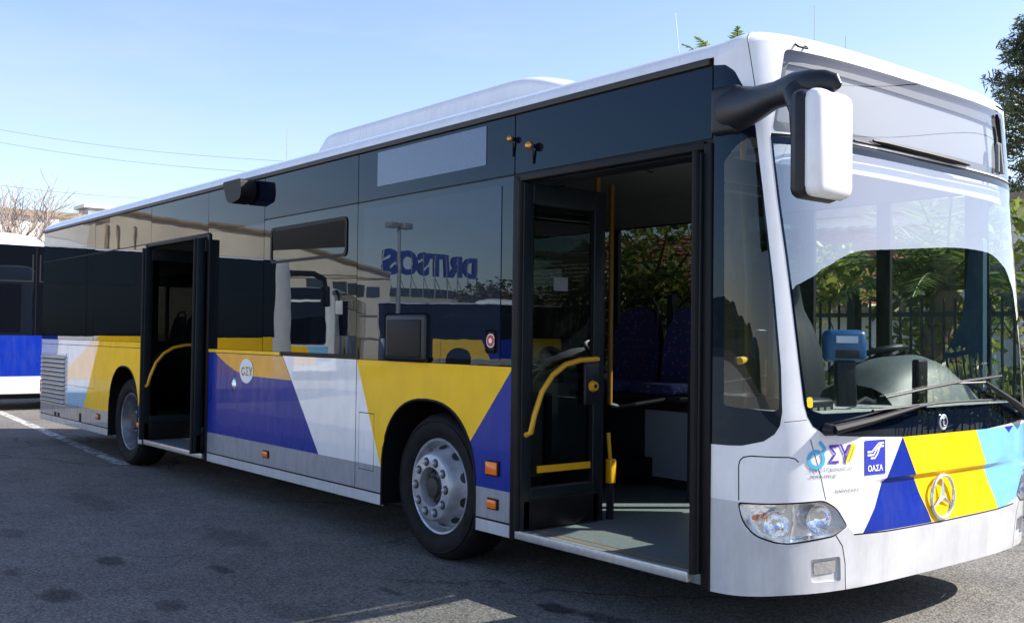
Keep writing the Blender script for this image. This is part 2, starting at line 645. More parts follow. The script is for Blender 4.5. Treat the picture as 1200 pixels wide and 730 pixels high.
# ---- front panel, mask, windscreen, display
black_corner = [(-0.01, 0.955), (0.10, 0.957), (0.174, 0.962), (0.272, 0.987), (0.32, 1.02), (0.345, 1.06), (0.357, 1.12), (0.359, 1.324), (0.338, 1.712), (0.310, 2.104),
                (0.284, 2.422), (0.262, 2.51), (0.231, 2.603), (0.174, 2.687), (0.099, 2.748), (-0.01, 2.775)]
corner_glass = rounded([(0.075, 1.139), (0.343, 1.123), (0.347, 1.324), (0.327, 1.712), (0.302, 2.10), (0.284, 2.385), (0.20, 2.365), (0.085, 2.278)], [0.02, 0.03, 0, 0, 0, 0.03, 0.05, 0.02])
wsL = [(0.362, 2.385), (0.366, 2.30), (0.380, 2.10), (0.405, 1.831), (0.445, 1.363), (0.463, 1.16), (0.478, 1.10), (0.505, 1.055), (0.56, 1.022), (0.66, 1.008), (0.80, 1.000), (1.13, 0.985)]
mask = wsL + [(LF - s, z) for s, z in reversed(wsL)]
wg = [(0.374, 2.35), (0.378, 2.28), (0.392, 2.10), (0.417, 1.831), (0.457, 1.363), (0.478, 1.17), (0.50, 1.128), (0.56, 1.112), (1.15, 1.118)]
wsglass = wg + [(LF - s, z) for s, z in reversed(wg)]
disp = rounded([(0.372, 2.408), (LF - 0.372, 2.408), (LF - 0.470, 2.806), (0.470, 2.806)], 0.03)
seam_strip = [(0.362, 2.385), (LF - 0.362, 2.385), (LF - 0.366, 2.40), (0.366, 2.40)]
head = rounded([(0.159, 0.697), (0.564, 0.713), (0.635, 0.675), (0.706, 0.590), (0.625, 0.555), (0.354, 0.528), (0.232, 0.566), (0.180, 0.625)], [0.02, 0.03, 0.03, 0.02, 0.02, 0.06, 0.04, 0.03], 4)
bump = [(-0.01, 0.25), (LF + 0.01, 0.25), (LF + 0.01, 0.706), (LF - 0.16, 0.706), (LF - 0.2, 0.58), (LF - 0.354, 0.522), (LF - 0.62, 0.548), (LF - 0.72, 0.585), (LF - 0.76, 0.552), (LF / 2, 0.542),
        (0.76, 0.552), (0.72, 0.585), (0.62, 0.548), (0.354, 0.522), (0.2, 0.58), (0.16, 0.706), (-0.01, 0.706)]
fogf = rounded([(0.503, 0.452), (0.677, 0.455), (0.690, 0.340), (0.513, 0.347)], 0.015, 3)
fog = rounded([(0.525, 0.434), (0.656, 0.438), (0.660, 0.382), (0.530, 0.378)], 0.012, 3)
hatch = [(0.157, 0.712), (0.156, 0.871), (0.163, 0.895), (0.180, 0.910), (0.215, 0.918), (0.387, 0.917), (0.415, 0.910), (0.432, 0.895)]
def stroke(pts, w):
    """thin outline polygon along a 2D polyline"""
    a, b = [], []
    for i, p in enumerate(pts):
        p = Vector(p)
        d = (Vector(pts[min(i + 1, len(pts) - 1)]) - Vector(pts[max(i - 1, 0)])).normalized()
        n_ = Vector((-d.y, d.x)) * w / 2
        a.append(tuple(p + n_))
        b.append(tuple(p - n_))
    return a + b[::-1]
lv_blue = [(1.130, 0.986), (0.822, 0.548), (1.405, 0.544)]
lv_yel = [(1.130, 0.985), (1.849, 0.985), (2.115, 0.545), (1.405, 0.544)]
lv_lb = [(1.849, 0.985), (LF + 0.01, 0.985), (LF + 0.01, 0.70), (2.2, 0.545), (2.115, 0.545)]
lv_bt = [(2.19, 0.985), (2.33, 0.985), (2.255, 0.948)]
us = lin(0, 0.6, 22) + lin(0.6, LF - 0.6, 16)[1:] + lin(LF - 0.6, LF, 22)[1:]
vs = [0.27, 0.34, 0.44, 0.55, 0.60, 0.66, 0.72, 0.765, 0.775, 0.785, 0.795, 0.84, 0.92, 1.05, 1.2, 1.4, 1.6, 1.8, 2.0, 2.15, 2.3, 2.4, 2.5, 2.6, 2.7, 2.75, 2.80, 2.84]
whole = rect(-1, 0, 5, 4)
G = sheet(us, vs, [('white', whole), ('bump', bump), ('blue', lv_blue), ('yellow', lv_yel), ('lblue', lv_lb), ('dblue', lv_bt),
                   ('corner', black_corner), ('cglass', corner_glass), ('cornerl', mir(black_corner)), ('cglassl', mir(corner_glass)),
                   ('mask', mask), ('wglass', wsglass), ('seam', seam_strip), ('disp', disp),
                   ('line', stroke(hatch, 0.006)), ('line', stroke([(0.492, 0.996), (0.52, 0.91), (0.549, 0.82), (0.575, 0.72)], 0.005)),
                   ('line', stroke([(0.64, 0.556), (0.688, 0.50), (0.711, 0.418), (0.724, 0.27)], 0.006)),
                   ('line', stroke([(LF - 0.64, 0.556), (LF - 0.688, 0.50), (LF - 0.711, 0.418), (LF - 0.724, 0.27)], 0.006)),
                   ('line', stroke([(0.364, 1.075), (0.476, 1.085)], 0.003)), ('line', stroke([(LF * 5 / 60, 2.845), (0.275, 2.72), (0.292, 2.60), (0.305, 2.50)], 0.005)),
                   ('line', stroke([(0.76, 0.548), (1.0, 0.541), (LF / 2, 0.538), (LF - 1.0, 0.541), (LF - 0.76, 0.548)], 0.007)),
                   ('hl', rounded([(0.150, 0.704), (0.567, 0.720), (0.642, 0.68), (0.716, 0.590), (0.628, 0.547), (0.354, 0.520), (0.228, 0.558), (0.172, 0.62)], [0.02, 0.03, 0.03, 0.02, 0.02, 0.06, 0.04, 0.03], 4)),
                   ('hl', mir(rounded([(0.150, 0.704), (0.567, 0.720), (0.642, 0.68), (0.716, 0.590), (0.628, 0.547), (0.354, 0.520), (0.228, 0.558), (0.172, 0.62)], [0.02, 0.03, 0.03, 0.02, 0.02, 0.06, 0.04, 0.03], 4))),
                   ('head', head), ('headl', mir(head)), ('fogf', fogf), ('fogfl', mir(fogf)), ('fog', fog), ('fogl', mir(fog))])
mb = MB()
for k, m in (('white', M_white), ('blue', M_blue), ('yellow', M_yellow), ('lblue', M_lblue), ('dblue', M_navy), ('line', M_rub), ('hl', M_rub)):
    add_faces(mb, G.get(k, []), front, m)
mb.build('front_panel', bus)
mb = MB()
add_faces(mb, G['bump'], front, M_silver)
add_faces(mb, G['fogf'] + G['fogfl'], front, M_silver, -0.012)
for pl in (fogf, mir(fogf)):
    n_ = len(pl)
    mb.add([front(s, z, 0) for s, z in pl] + [front(s, z, -0.012) for s, z in pl], [(i, (i + 1) % n_, n_ + (i + 1) % n_, n_ + i) for i in range(n_)], M_silver)
bumper = mb.build('bumper', bus)
for pl, k in ((fog, 'fog'), (mir(fog), 'fogl')):
    mb = MB()
    add_faces(mb, G[k], front, M_refl, -0.008)
    mb.build('fog_lamp', bumper)
for k, kg in (('corner', 'cglass'), ('cornerl', 'cglassl')):
    mb = MB()
    add_faces(mb, G[k], front, M_band, 0.001)
    o = mb.build('corner_panel', bus)
    mb = MB()
    add_faces(mb, G[kg], front, M_glside, 0.001)
    mb.build('corner_window', o)
mb = MB()
add_faces(mb, G['mask'], front, M_band, 0.001)
add_faces(mb, G['wglass'], front, M_gl, 0.001)
wscreen = mb.build('windscreen', bus)
mb = MB()
add_faces(mb, G['seam'], front, M_rub, -0.004)
mb.build('rubber_seal', wscreen)
mb = MB()
add_faces(mb, G['disp'], front, M_gldisp, 0.002)
dsp = mb.build('destination_display', bus)
mb = MB()
inner = rounded([(0.415, 2.465), (LF - 0.52, 2.465), (LF - 0.55, 2.722), (0.505, 2.748)], 0.02)
add_faces(mb, sheet(lin(0.3, LF - 0.3, 24), lin(2.39, 2.83, 6), [('a', disp), ('b', inner)])['a'], lambda s, z, o: front(s, z, -0.03), M_dispbd)
add_faces(mb, sheet(lin(0.3, LF - 0.3, 24), lin(2.39, 2.83, 6), [('b', inner)])['b'], lambda s, z, o: front(s, z, -0.045), M_dispbg)
n_ = len(disp)
mb.add([front(s, z, 0.0) for s, z in disp] + [front(s, z, -0.046) for s, z in disp], [(i, (i + 1) % n_, n_ + (i + 1) % n_, n_ + i) for i in range(n_)], M_dispbd)
mb.build('display_box', dsp)
# black roller strip at the foot of the display and the upright bracket at its far end
mb = MB()
for a, b in ((1.05, 2.0),):
    pts = [front(lin(a, b, 10)[i], 2.432 - 0.012 * (i / 10), 0.012) for i in range(11)]
    mb.tube(pts, [0.006] + [0.014] * 4 + [0.017] * 4 + [0.012, 0.006], M_rub, n=6)
mb.tube([front(2.44, 2.775, 0.012), front(2.455, 2.74, 0.014), front(2.46, 2.64, 0.014), front(2.45, 2.425, 0.014)], [0.008, 0.016, 0.012, 0.012], M_rub, n=6)
mb.tube([front(2.42, 2.60, 0.012), front(2.405, 2.58, 0.012), front(2.37, 2.425, 0.012)], 0.012, M_int, n=6)
mb.tube([front(2.435, 2.60, 0.012), front(2.44, 2.425, 0.012)], 0.015, M_int, n=6)
mb.tube([front(0.9, 2.415, 0.006), front(LF / 2, 2.415, 0.006), front(LF - 0.42, 2.415, 0.006)], 0.006, M_rub, n=6)
mb.build('display_fitting', dsp)
for s0 in (0.535, LF - 0.535 - 0.07):
    mb = MB()
    for q0, q1 in ((front(s0, 2.838, 0.0), front(s0 + 0.002, 2.818, 0.020)), (front(s0 + 0.002, 2.820, 0.018), front(s0 + 0.062, 2.818, 0.018)), (front(s0 + 0.062, 2.818, 0.020), front(s0 + 0.064, 2.838, 0.0))):
        mb.tube([q0, q1], 0.005, M_rub, n=6)
    mb.build('hatch_clip', bus)
# windscreen top band seen behind the glass
mb = MB()
add_faces(mb, sheet(lin(0.36, LF - 0.36, 24), [2.27, 2.38], [('a', whole)])['a'], lambda s, z, o: front(s, z, -0.05), M_visor)
mb.build('sun_visor_band', bus)
# headlights
for pl, k, sg in ((head, 'head', 1), (mir(head), 'headl', -1)):
    mb = MB()
    add_faces(mb, G[k], front, M_lens, 0.004)
    hl = mb.build('headlight', bus)
    mb = MB()
    n_ = len(pl)
    mb.add([front(s, z, 0.003) for s, z in pl] + [front(s, z, -0.06) for s, z in pl], [(i, (i + 1) % n_, n_ + (i + 1) % n_, n_ + i) for i in range(n_)], M_lampbg)
    add_faces(mb, G[k], front, M_lampbg, -0.055)
    def hs(s): return s if sg > 0 else LF - s
    for (s, z, r_) in ((0.545, 0.630, 0.066), (0.33, 0.615, 0.058)):
        c = front(hs(s), z, -0.03)
        nn = (front(hs(s), z, 0.01) - front(hs(s), z, 0)).normalized()
        q = nn.to_track_quat('X', 'Z').to_matrix().to_4x4()
        t = MB()
        t.lathe([(0.006, -0.028), (r_ * 0.5, -0.02), (r_ * 0.85, 0.0), (r_, 0.022), (r_ + 0.004, 0.022)], M_refl, axis='x', n=24)
        mb.add([Matrix.Translation(c) @ q @ Vector(v) for v in t.v], t.f, M_refl, True)
    for (s, z) in ((0.232, 0.635), (0.275, 0.645)):
        c = front(hs(s), z, -0.02)
        mb.tube([c - Vector((0.012, 0, 0)), c + Vector((0.012, 0, 0))], 0.010, M_amber, n=8)
    mb.tube([front(hs(0.405), 0.705, -0.006), front(hs(0.41), 0.62, -0.006), front(hs(0.40), 0.54, -0.006)], 0.006, M_lampbg, n=6)
    mb.build('reflector', hl)

# ---- emblem, badge, lettering on the front
mb = MB()
ec = front(SCN, 0.661, 0.016)
ring = [ec + Vector((0, math.cos(a) * 0.108, math.sin(a) * 0.108)) for a in lin(0, 2 * math.pi, 48)]
mb.tube(ring, 0.0095, M_chrome, n=8, cap=False)
for a in (90, 210, 330):
    d = Vector((0, math.cos(R(a)), math.sin(R(a))))
    w = Vector((0, -d.z, d.y))
    mb.add([ec + d * 0.105 + Vector((0.0, 0, 0)), ec + w * 0.017, ec + Vector((0.014, 0, 0)), ec - w * 0.017], [(0, 1, 2), (0, 2, 3)], M_chrome)
mb.build('star_emblem', bus)
mb = MB()
bc = front(SCN, 1.040, 0.001)
mb.lathe([(0.040, 0.0), (0.040, 0.006), (0.033, 0.009), (0.031, 0.006), (0.0001, 0.006)], M_chrome, c=bc, axis='x', n=28)
mb.tube([bc + Vector((0.009, math.cos(a) * 0.02, math.sin(a) * 0.02)) for a in lin(0, 2 * math.pi, 20)], 0.004, M_dark, n=6, cap=False)
mb.build('round_badge', bus)
mb = MB()
# operator logo: open ring with a tail, then sigma and upsilon, yellow stroke
ringp = [(0.522 + 0.040 * math.cos(a), 0.905 + 0.036 * math.sin(a)) for a in lin(R(60), R(395), 22)] + [(0.568, 0.955), (0.540, 0.985)]
def strip(mbx, pts, w, m, off):
    pl = stroke(pts, w)
    n2 = len(pts)
    v = [front(s, z, off) for s, z in pl]
    fs = [(i, i + 1, 2 * n2 - 2 - i, 2 * n2 - 1 - i) for i in range(n2 - 1)]
    mbx.add(v, [f[::-1] for f in fs], m)
strip(mb, ringp, 0.018, M_text_c, 0.003)
add_text(mb, 'ΣΥ', front, 0.592, 0.884, 0.135, M_text_p, 0.003, height=0.085, bold=0.01)
strip(mb, [(0.700, 0.884), (0.745, 0.972)], 0.016, M_text_y, 0.004)
strip(mb, [(0.724, 0.892), (0.762, 0.966)], 0.010, M_text_y, 0.004)
mb.build('operator_logo', bus)
mb = MB()
add_text(mb, 'ΟΔΙΚΕΣ ΣΥΓΚΟΙΝΩΝΙΕΣ Α.Ε.', front, 0.482, 0.848, 0.262, M_text_g, 0.003, height=0.018)
mb.build('company_lettering', bus)
mb = MB()
add_text(mb, 'www.osy.gr', front, 0.486, 0.815, 0.155, M_text_g, 0.003, height=0.020)
mb.build('web_lettering', bus)
mb = MB()
add_text(mb, 'PAPAZAKIS', front, 0.630, 0.748, 0.160, M_text_g, 0.003, height=0.017)
mb.build('dealer_lettering', bus)
mb = MB()
pl = rect(0.826, 0.818, 0.980, 0.980)
add_faces(mb, [pl], front, M_navy, 0.003)
add_text(mb, 'ΟΑΣΑ', front, 0.845, 0.834, 0.112, M_text_w, 0.005, height=0.030, bold=0.02)
for k in range(3):
    strip(mb, [(0.842, 0.926 - k * 0.015), (0.875 + k * 0.012, 0.926 - k * 0.015), (0.90 + k * 0.006, 0.945 - k * 0.012), (0.925, 0.955 - k * 0.014 + 0.008), (0.965, 0.957 - k * 0.015 + 0.008)] if k < 2 else
          [(0.865, 0.896), (0.895, 0.896), (0.915, 0.915), (0.945, 0.965)], 0.009, M_text_w, 0.005)
mb.build('operator_badge', bus)
mb = MB()
t = front(0.49, 1.165, -0.006)
pl = rounded(rect(0.478, 1.140, 0.508, 1.188), 0.012, 3)
add_faces(mb, [pl], front, M_text_y, 0.004)
mb.build('yellow_sticker', wscreen)

# ---- wipers
def wiper(s0, z0, s1, z1, blade):
    mb = MB()
    p0, p1 = front(s0, z0, 0.02), front(s1, z1, 0.05)
    mb.lathe([(0.0001, 0.05), (0.018, 0.05), (0.026, 0.04), (0.03, 0.0)], M_dark, c=front(s0, z0, 0.0), axis='x', n=16)
    m1 = p0.lerp(p1, 0.4) + Vector((0.03, 0, 0))
    mb.tube([p0 + Vector((0.025, 0, 0)), m1, p1], [0.024, 0.018, 0.010], M_rub, n=8)
    o = mb.build('wiper', bus)
    mb = MB()
    q = [front(s, z, 0.012) for s, z in blade]
    mb.tube(q, 0.006, M_rub, n=6)
    q2 = [front(s, z, 0.028 if 0 < i < len(blade) - 1 else 0.016) for i, (s, z) in enumerate(blade)]
    mb.tube(q2, 0.007, M_rub, n=6)
    mb.tube([p1, front(*blade[len(blade) // 2], 0.02)], 0.006, M_dark, n=6)
    mb.build('wiper_blade', o)
def bl(a, b, n=6, sag=0.012):
    return [(a[0] + (b[0] - a[0]) * i / n, a[1] + (b[1] - a[1]) * i / n + sag * math.sin(math.pi * i / n)) for i in range(n + 1)]
wiper(0.577, 1.041, 1.20, 1.128, bl((0.875, 1.118), (2.05, 1.135)))
wiper(LF - 0.62, 1.035, 1.88, 1.232, bl((0.975, 1.178), (2.15, 1.262)))

# ---- right side: painted panel (livery cut into the sheet), doors and arches left out
def side(x, z, off=0.0):
    return Vector((x, -off, z))
FA = (-2.765, 0.535, 1.03)      # front arch: centre, half width, top
RA = (-8.60, 0.475, 1.07)
def arch(c, hw, top, n=22):
    pts = [(c + hw, 0.2)]
    for i in range(n + 1):
        a = math.pi * i / n
        ca, sa = math.cos(a), math.sin(a)
        pts.append((c + hw * math.copysign(abs(ca) ** 0.85, ca), 0.50 + (top - 0.50) * abs(sa) ** 0.85))
    pts.append((c - hw, 0.2))
    return pts
DOORS = [(-1.885, -0.40, 2.375), (-7.97, -6.30, 2.355)]
ZB = 1.268
sx = [-11.87, -10.7, -9.69, -8.6, -7.97, -6.30, -5.19, -3.655, -2.7, -1.885, -0.40]
reg = [('white', whole), ('white', rect(-12, 0.54, 0, 1.3)),
       ('pale', rect(-12, 0.54, -9.3, 1.34)), ('lblue', [(-10.66, 0.54), (-9.97, 0.54), (-9.80, 0.80), (-10.66, 0.76)]),
       ('yellow', [(-9.46, 1.335), (-7.9, 1.335), (-7.9, 0.95), (-8.17, 0.54), (-10.0, 0.54)]),
       ('blue', [(-7.9, 0.95), (-8.22, 0.54), (-7.9, 0.54)]),
       ('blue', [(-6.4, 0.54), (-4.197, 0.54), (-4.842, 1.30), (-6.4, 1.30)]),
       ('ochre', [(-6.15, 1.264), (-5.90, 1.17), (-5.72, 1.12), (-5.5, 1.085), (-4.66, 1.078), (-4.818, 1.264)]),  # ochre patch along the top of the blue area
       ('yellow', [(-3.675, 1.30), (-1.85, 1.30), (-2.52, 0.54), (-3.315, 0.54)]),
       ('blue', [(-1.85, 1.30), (-1.85, 0.54), (-2.52, 0.54)]),
       ('grey', rect(-12, 0.362, 0, 0.541)), ('line', rect(-12, 0.350, 0, 0.362)), ('silver', rect(-12, 0.0, 0, 0.350)),
       ('line', rect(-12, 1.272, -7.9, 1.279)), ('line', rect(-3.660, 0.36, -3.652, 1.30)), ('line', rect(-10.665, 0.30, -10.660, 1.27)), ('line', rect(-9.605, 0.80, -9.600, 1.27)),
       ('line', rect(-10.66, 0.775, -9.6, 0.779)),
       ('line', rect(-3.612, 0.893, -3.405, 0.899)), ('line', rect(-3.612, 0.497, -3.405, 0.502)), ('line', rect(-3.612, 0.5, -3.608, 0.897)), ('line', rect(-3.410, 0.5, -3.405, 0.897)),
       ('line', rect(-9.9, 0.28, -9.895, 0.54)),
       (None, arch(*FA)), (None, arch(*RA)), (None, rect(-1.885, 0, -0.40, 3)), (None, rect(-7.97, 0, -6.30, 3))]
vz = [0.28, 0.35, 0.54, 0.9, ZB]
reg2 = reg
G2 = sheet(sx, vz, reg2)
G3 = sheet([-11.87, -10.7, -9.69, -8.6, -7.97], [ZB, 1.335], reg2)
mb = MB()
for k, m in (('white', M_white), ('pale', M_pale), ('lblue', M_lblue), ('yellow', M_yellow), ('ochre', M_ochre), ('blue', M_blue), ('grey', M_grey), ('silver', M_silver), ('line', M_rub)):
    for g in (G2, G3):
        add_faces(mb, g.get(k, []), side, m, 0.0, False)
# returns of the sheet: bottom edge, arch lips
for c in (FA, RA):
    a = arch(*c)
    mb.add([side(x, max(z, 0.28)) for x, z in a] + [side(x, max(z, 0.28), -0.05) for x, z in a], [(i, i + 1, len(a) + i + 1, len(a) + i) for i in range(len(a) - 1)], M_rub)
for x0, x1 in ((-11.87, RA[0] - RA[1]), (RA[0] + RA[1], -7.97), (-6.30, FA[0] - FA[1]), (FA[0] + FA[1], -1.885)):
    mb.tube([(x0, 0.012, 0.285), (x1, 0.012, 0.285)], 0.012, M_silver, n=8)
panel = mb.build('side_panel', bus)
# rubber edge round the arches
for c in (FA, RA):
    mb = MB()
    a = arch(*c)
    mb.tube([side(x, max(z, 0.28), -0.002) for x, z in a], 0.010, M_rub, n=6)
    mb.build('wheel_arch_trim', bus)
# yellow line under the glass behind the middle door
mb = MB()
mb.box((-6.30, -0.004, ZB + 0.004), (-4.87, 0.01, 1.298), M_yellow)
mb.build('yellow_trim', panel)
# louvred engine grille
mb = MB()
mb.box((-11.83, -0.006, 0.50), (-10.72, 0.012, 1.165), M_silver)
for i in range(11):
    z = 0.535 + i * 0.056
    mb.prism([(0, 0), (-0.022, 0.006), (-0.022, 0.016), (0, 0.044)], (-11.80, -0.006, z), (0, 1, 0), (0, 0, 1), (1.05, 0, 0), M_alu)
    mb.box((-11.80, -0.0085, z - 0.012), (-10.75, -0.0065, z), M_rub)
mb.build('engine_grille', panel)
for x in (-11.2, -11.05, -10.15):
    mb = MB()
    mb.box((x, -0.006, 0.36), (x + 0.07, 0.0, 0.41 if x < -10.5 else 0.46), M_rub)
    mb.build('jacking_point', panel)
# marker lamps
for x, z, w, h in ((-2.055, 0.665, 0.105, 0.075), (-2.05, 0.455, 0.085, 0.05), (-5.08, 0.456, 0.085, 0.045), (-8.06, 0.471, 0.10, 0.05), (-9.44, 0.466, 0.10, 0.05)):
    mb = MB()
    mb.box((x - w / 2 - 0.01, -0.010, z - h / 2 - 0.008), (x + w / 2 + 0.01, 0.0, z + h / 2 + 0.008), M_rub, 0.004)
    o = mb.build('side_marker_lamp', bus)
    mb = MB()
    mb.box((x - w / 2, -0.022, z - h / 2), (x + w / 2, -0.008, z + h / 2), M_amber if z < 0.6 else M_redl, 0.005)
    if z > 0.6:
        mb.mats[0] = M_amber
    mb.build('lens', o)
# round operator sticker, filler cap, small knobs
mb = MB()
mb.add([side(-5.486 + 0.135 * math.cos(a), 1.125 + 0.105 * math.sin(a), 0.003) for a in lin(0, 2 * math.pi, 36)[:-1]], [tuple(range(36))], M_text_w)
add_text(mb, 'ΣΥ', side, -5.495, 1.085, 0.125, M_text_o, 0.005, height=0.075, bold=0.012)
strip2 = stroke([(-5.545 + 0.03 * math.cos(a), 1.12 + 0.03 * math.sin(a)) for a in lin(R(40), R(360), 14)], 0.014)
n2 = 15
mb.add([side(x, z, 0.005) for x, z in strip2], [(i, 2 * n2 - 1 - i, 2 * n2 - 2 - i, i + 1) for i in range(n2 - 1)], M_text_o)
st = stroke([(-5.405, 1.085), (-5.37, 1.16)], 0.016)
mb.add([side(x, z, 0.005) for x, z in st], [(0, 3, 2, 1)], M_text_y)
mb.build('operator_sticker', panel)
mb = MB()
mb.lathe([(0.0001, -0.012), (0.03, -0.012), (0.042, -0.004), (0.05, 0.0)], M_chrome, c=(-5.74, 0, 1.0), n=24)
mb.lathe([(0.05, -0.003), (0.062, 0.0)], M_mblue, c=(-5.74, 0, 1.0), n=24)
mb.build('panel_lock', panel)

# ---- glazed upper band: backing and separate panes, each very slightly out of plane as real bonded panes are
mb = MB()
for x0, x1, z0, z1 in ((-11.87, -7.97, 1.335, 2.78), (-7.97, -6.30, 2.355, 2.78), (-6.30, -1.885, ZB, 2.78), (-1.885, -0.40, 2.375, 2.78)):
    mb.box((x0, 0.006, z0), (x1, 0.03, z1), M_rub)
band = mb.build('window_band', bus)
def pane(name, x0, x1, z0, z1, m, tx=0.0, tz=0.0, off=0.0, r=0.012, par=None):
    mb = MB()
    g = 0.0045
    pl = rounded(rect(x0 + g, z0 + g, x1 - g, z1 - g), r, 3)
    xm, zm = (x0 + x1) / 2, (z0 + z1) / 2
    mb.prism(pl, (0, 0, 0), (1, 0, 0), (0, 0, 1), (0, 0.0001, 0), m)
    v2 = []
    n_ = len(pl)
    for i, (x, y, z) in enumerate(mb.v):
        v2.append((x, (0.006 if i >= n_ else 0) - off + (x - xm) * tx + (z - zm) * tz, z))
    mb.v = v2
    return mb.build(name, par or bus, fix=True)
T = R(1) * 0.1
UP = [(-11.87, -9.69), (-9.69, -7.84), (-7.84, -6.365), (-6.365, -5.19), (-5.19, -3.67), (-3.67, -1.885), (-1.885, -0.405)]
tl = [(0.5, -1.0), (-0.8, 1.0), (1.2, 1.5), (-0.6, -0.8), (0.5, 0.6), (-0.4, 0.5), (0.3, 0)]
for (x0, x1), (a, b) in zip(UP, tl):
    pane('upper_panel', x0, x1, 2.392 if x1 > -1 or x0 > -6 else 2.36, 2.742, M_band, a * T, b * T)
LO = [(-11.87, -9.69, 1.335), (-9.69, -7.97, 1.335), (-6.30, -5.19, ZB + 0.03), (-5.19, -3.67, ZB + 0.03), (-3.67, -1.885, ZB)]
tl = [(0.6, 0.5), (-0.8, -0.6), (-0.7, 0.5), (0.6, -0.5), (0.3, 0.6)]
wins = []
for (x0, x1, z0), (a, b) in zip(LO, tl):
    wins.append(pane('window', x0, x1, z0, 2.39 if x0 > -7 else 2.358, M_pane, a * T, b * T))
pane('window_pane', -3.583, -2.0, 1.30, 2.345, M_pane2, 0.2 * T, 0.6 * T, 0.004, par=wins[4])
# side destination display
pane('side_display', -3.41, -2.155, 2.477, 2.724, M_disp, 0, 0, 0.004, r=0.01)
# open hopper window
mb = MB()
o_ = rounded(rect(-5.06, 2.018, -3.815, 2.312), 0.05, 5)
i_ = rounded(rect(-5.035, 2.040, -3.840, 2.290), 0.04, 5)
n_ = len(o_)
mb.add([side(x, z, 0.008) for x, z in o_] + [side(x, z, 0.008) for x, z in i_] + [side(x, z, -0.002) for x, z in i_] + [side(x, z, 0.0) for x, z in o_],
       [(i, (i + 1) % n_, n_ + (i + 1) % n_, n_ + i) for i in range(n_)] + [(n_ + i, n_ + (i + 1) % n_, 2 * n_ + (i + 1) % n_, 2 * n_ + i) for i in range(n_)] +
       [(3 * n_ + i, 3 * n_ + (i + 1) % n_, (i + 1) % n_, i) for i in range(n_)], M_rub)
M_hop = pbr('hopper_glass_dark', (0.003, 0.003, 0.004), rough=0.3, ior=1.3, spec=0.08)
hop = mb.build('hopper_window', wins[3])
pane('hopper_glass', -5.035, -3.84, 2.04, 2.29, M_hop, 0, -0.03, 0.002, par=hop)
# dark box with a hinged cover low in the front window, and a warning sticker
mb = MB()
mb.box((-3.24, -0.035, 1.272), (-2.735, 0.0, 1.592), M_dark, 0.03)
mb.box((-3.195, -0.042, 1.30), (-2.79, -0.030, 1.548), M_rub, 0.008)
mb.build('window_control_box', wins[4])
mb = MB()
mb.box((-2.125, -0.012, 1.345), (-2.035, 0.0, 1.485), M_rub, 0.02)
def disc(mbx, x, z, r_, m, off, n=24, sx_=1.0):
    mbx.add([side(x + r_ * sx_ * math.cos(a), z + r_ * math.sin(a), off) for a in lin(0, 2 * math.pi, n)[:-1]], [tuple(range(n))], m)
disc(mb, -2.08, 1.42, 0.042, M_text_w, 0.0135)
disc(mb, -2.08, 1.42, 0.036, M_red, 0.0145)
disc(mb, -2.08, 1.42, 0.016, M_text_w, 0.0155)
mb.build('door_button', wins[4])
# gutter
mb = MB()
mb.box((-11.88, -0.016, 2.744), (-0.42, 0.012, 2.778), pbr('gutter_brown', (0.022, 0.019, 0.016), rough=0.5), 0.004)
mb.build('roof_gutter', bus)
# small side mirror under the gutter
mb = MB()
pl = [(-0.26, 0.0), (-0.17, -0.17), (-0.08, -0.20), (0.10, -0.17), (0.12, -0.10), (0.10, 0.0)]
mb.prism(rounded(pl, 0.03, 3), (-5.43, -0.02, 2.742), (1, 0, 0), (0, 0, 1), (0, -0.14, 0.0), M_rub)
mb.build('door_mirror', bus, fix=True)
# amber balls by the front door
for x, z, r_ in ((-1.895, 2.60, 0.020), (-1.712, 2.535, 0.026)):
    mb = MB()
    mb.lathe([(r_ * math.sin(a), -0.012 - r_ + r_ * -math.cos(a)) for a in lin(0.02, math.pi - 0.02, 12)], M_brass, c=(x, 0, z), n=18)
    mb.tube([(x, 0.0, z), (x, -0.02, z)], 0.012, M_dark, n=8)
    mb.tube([(x, -0.012, z - 0.02), (x - 0.006, -0.006, z - 0.10)], 0.007, M_dark, n=6)
    mb.build('door_lamp', bus)

# ---- roof: rings that round in from the sides and the front
per = []
for x in lin(-11.85, -0.45, 24):
    per.append((Vector((x, 0, 2.78)), 0.0, 0.0))
for s in lin(0, LF, 60):
    p = front0(s, 2.84)
    per.append((p, smooth(min(s, LF - s) / 0.42), 0.0))
for x in lin(-0.45, -11.85, 24):
    per.append((Vector((x, WID, 2.78)), 0.0, 0.0))
for a in lin(0, math.pi / 2, 5):
    per.append((Vector((-11.85 - 0.10 * math.sin(a), WID - 0.10 + 0.10 * math.cos(a), 2.78)), 0.0, math.sin(a)))
for a in lin(math.pi / 2, 0, 5):
    per.append((Vector((-11.85 - 0.10 * math.sin(a), 0.10 - 0.10 * math.cos(a), 2.78)), 0.0, math.sin(a)))
rings = []
for th in lin(0, math.pi / 2, 8) + [-1, -2]:
    ring = []
    for p, w, wr in per:
        k, h = (1 - math.cos(th), math.sin(th)) if th >= 0 else (1.0, 1.0)
        ztop = 2.915
        ry = 0.30
        q = Vector(p)
        q.y = WID / 2 + (p.y - WID / 2) * (1 - ry * k * (1 - w * 0.45) / (WID / 2))
        q.x = p.x - 0.15 * k * w + 0.12 * k * wr
        q.z = p.z + (ztop - p.z) * h
        if th < 0:
            f = 0.6 if th == -1 else 0.15
            q.y = WID / 2 + (q.y - WID / 2) * f
            q.x = q.x - (0.35 if th == -1 else 0.7) * w + (0.2 if th == -1 else 0.4) * wr
            q.z = ztop + (0.016 if th == -1 else 0.022)
        ring.append(q)
    rings.append(ring)
mb = MB()
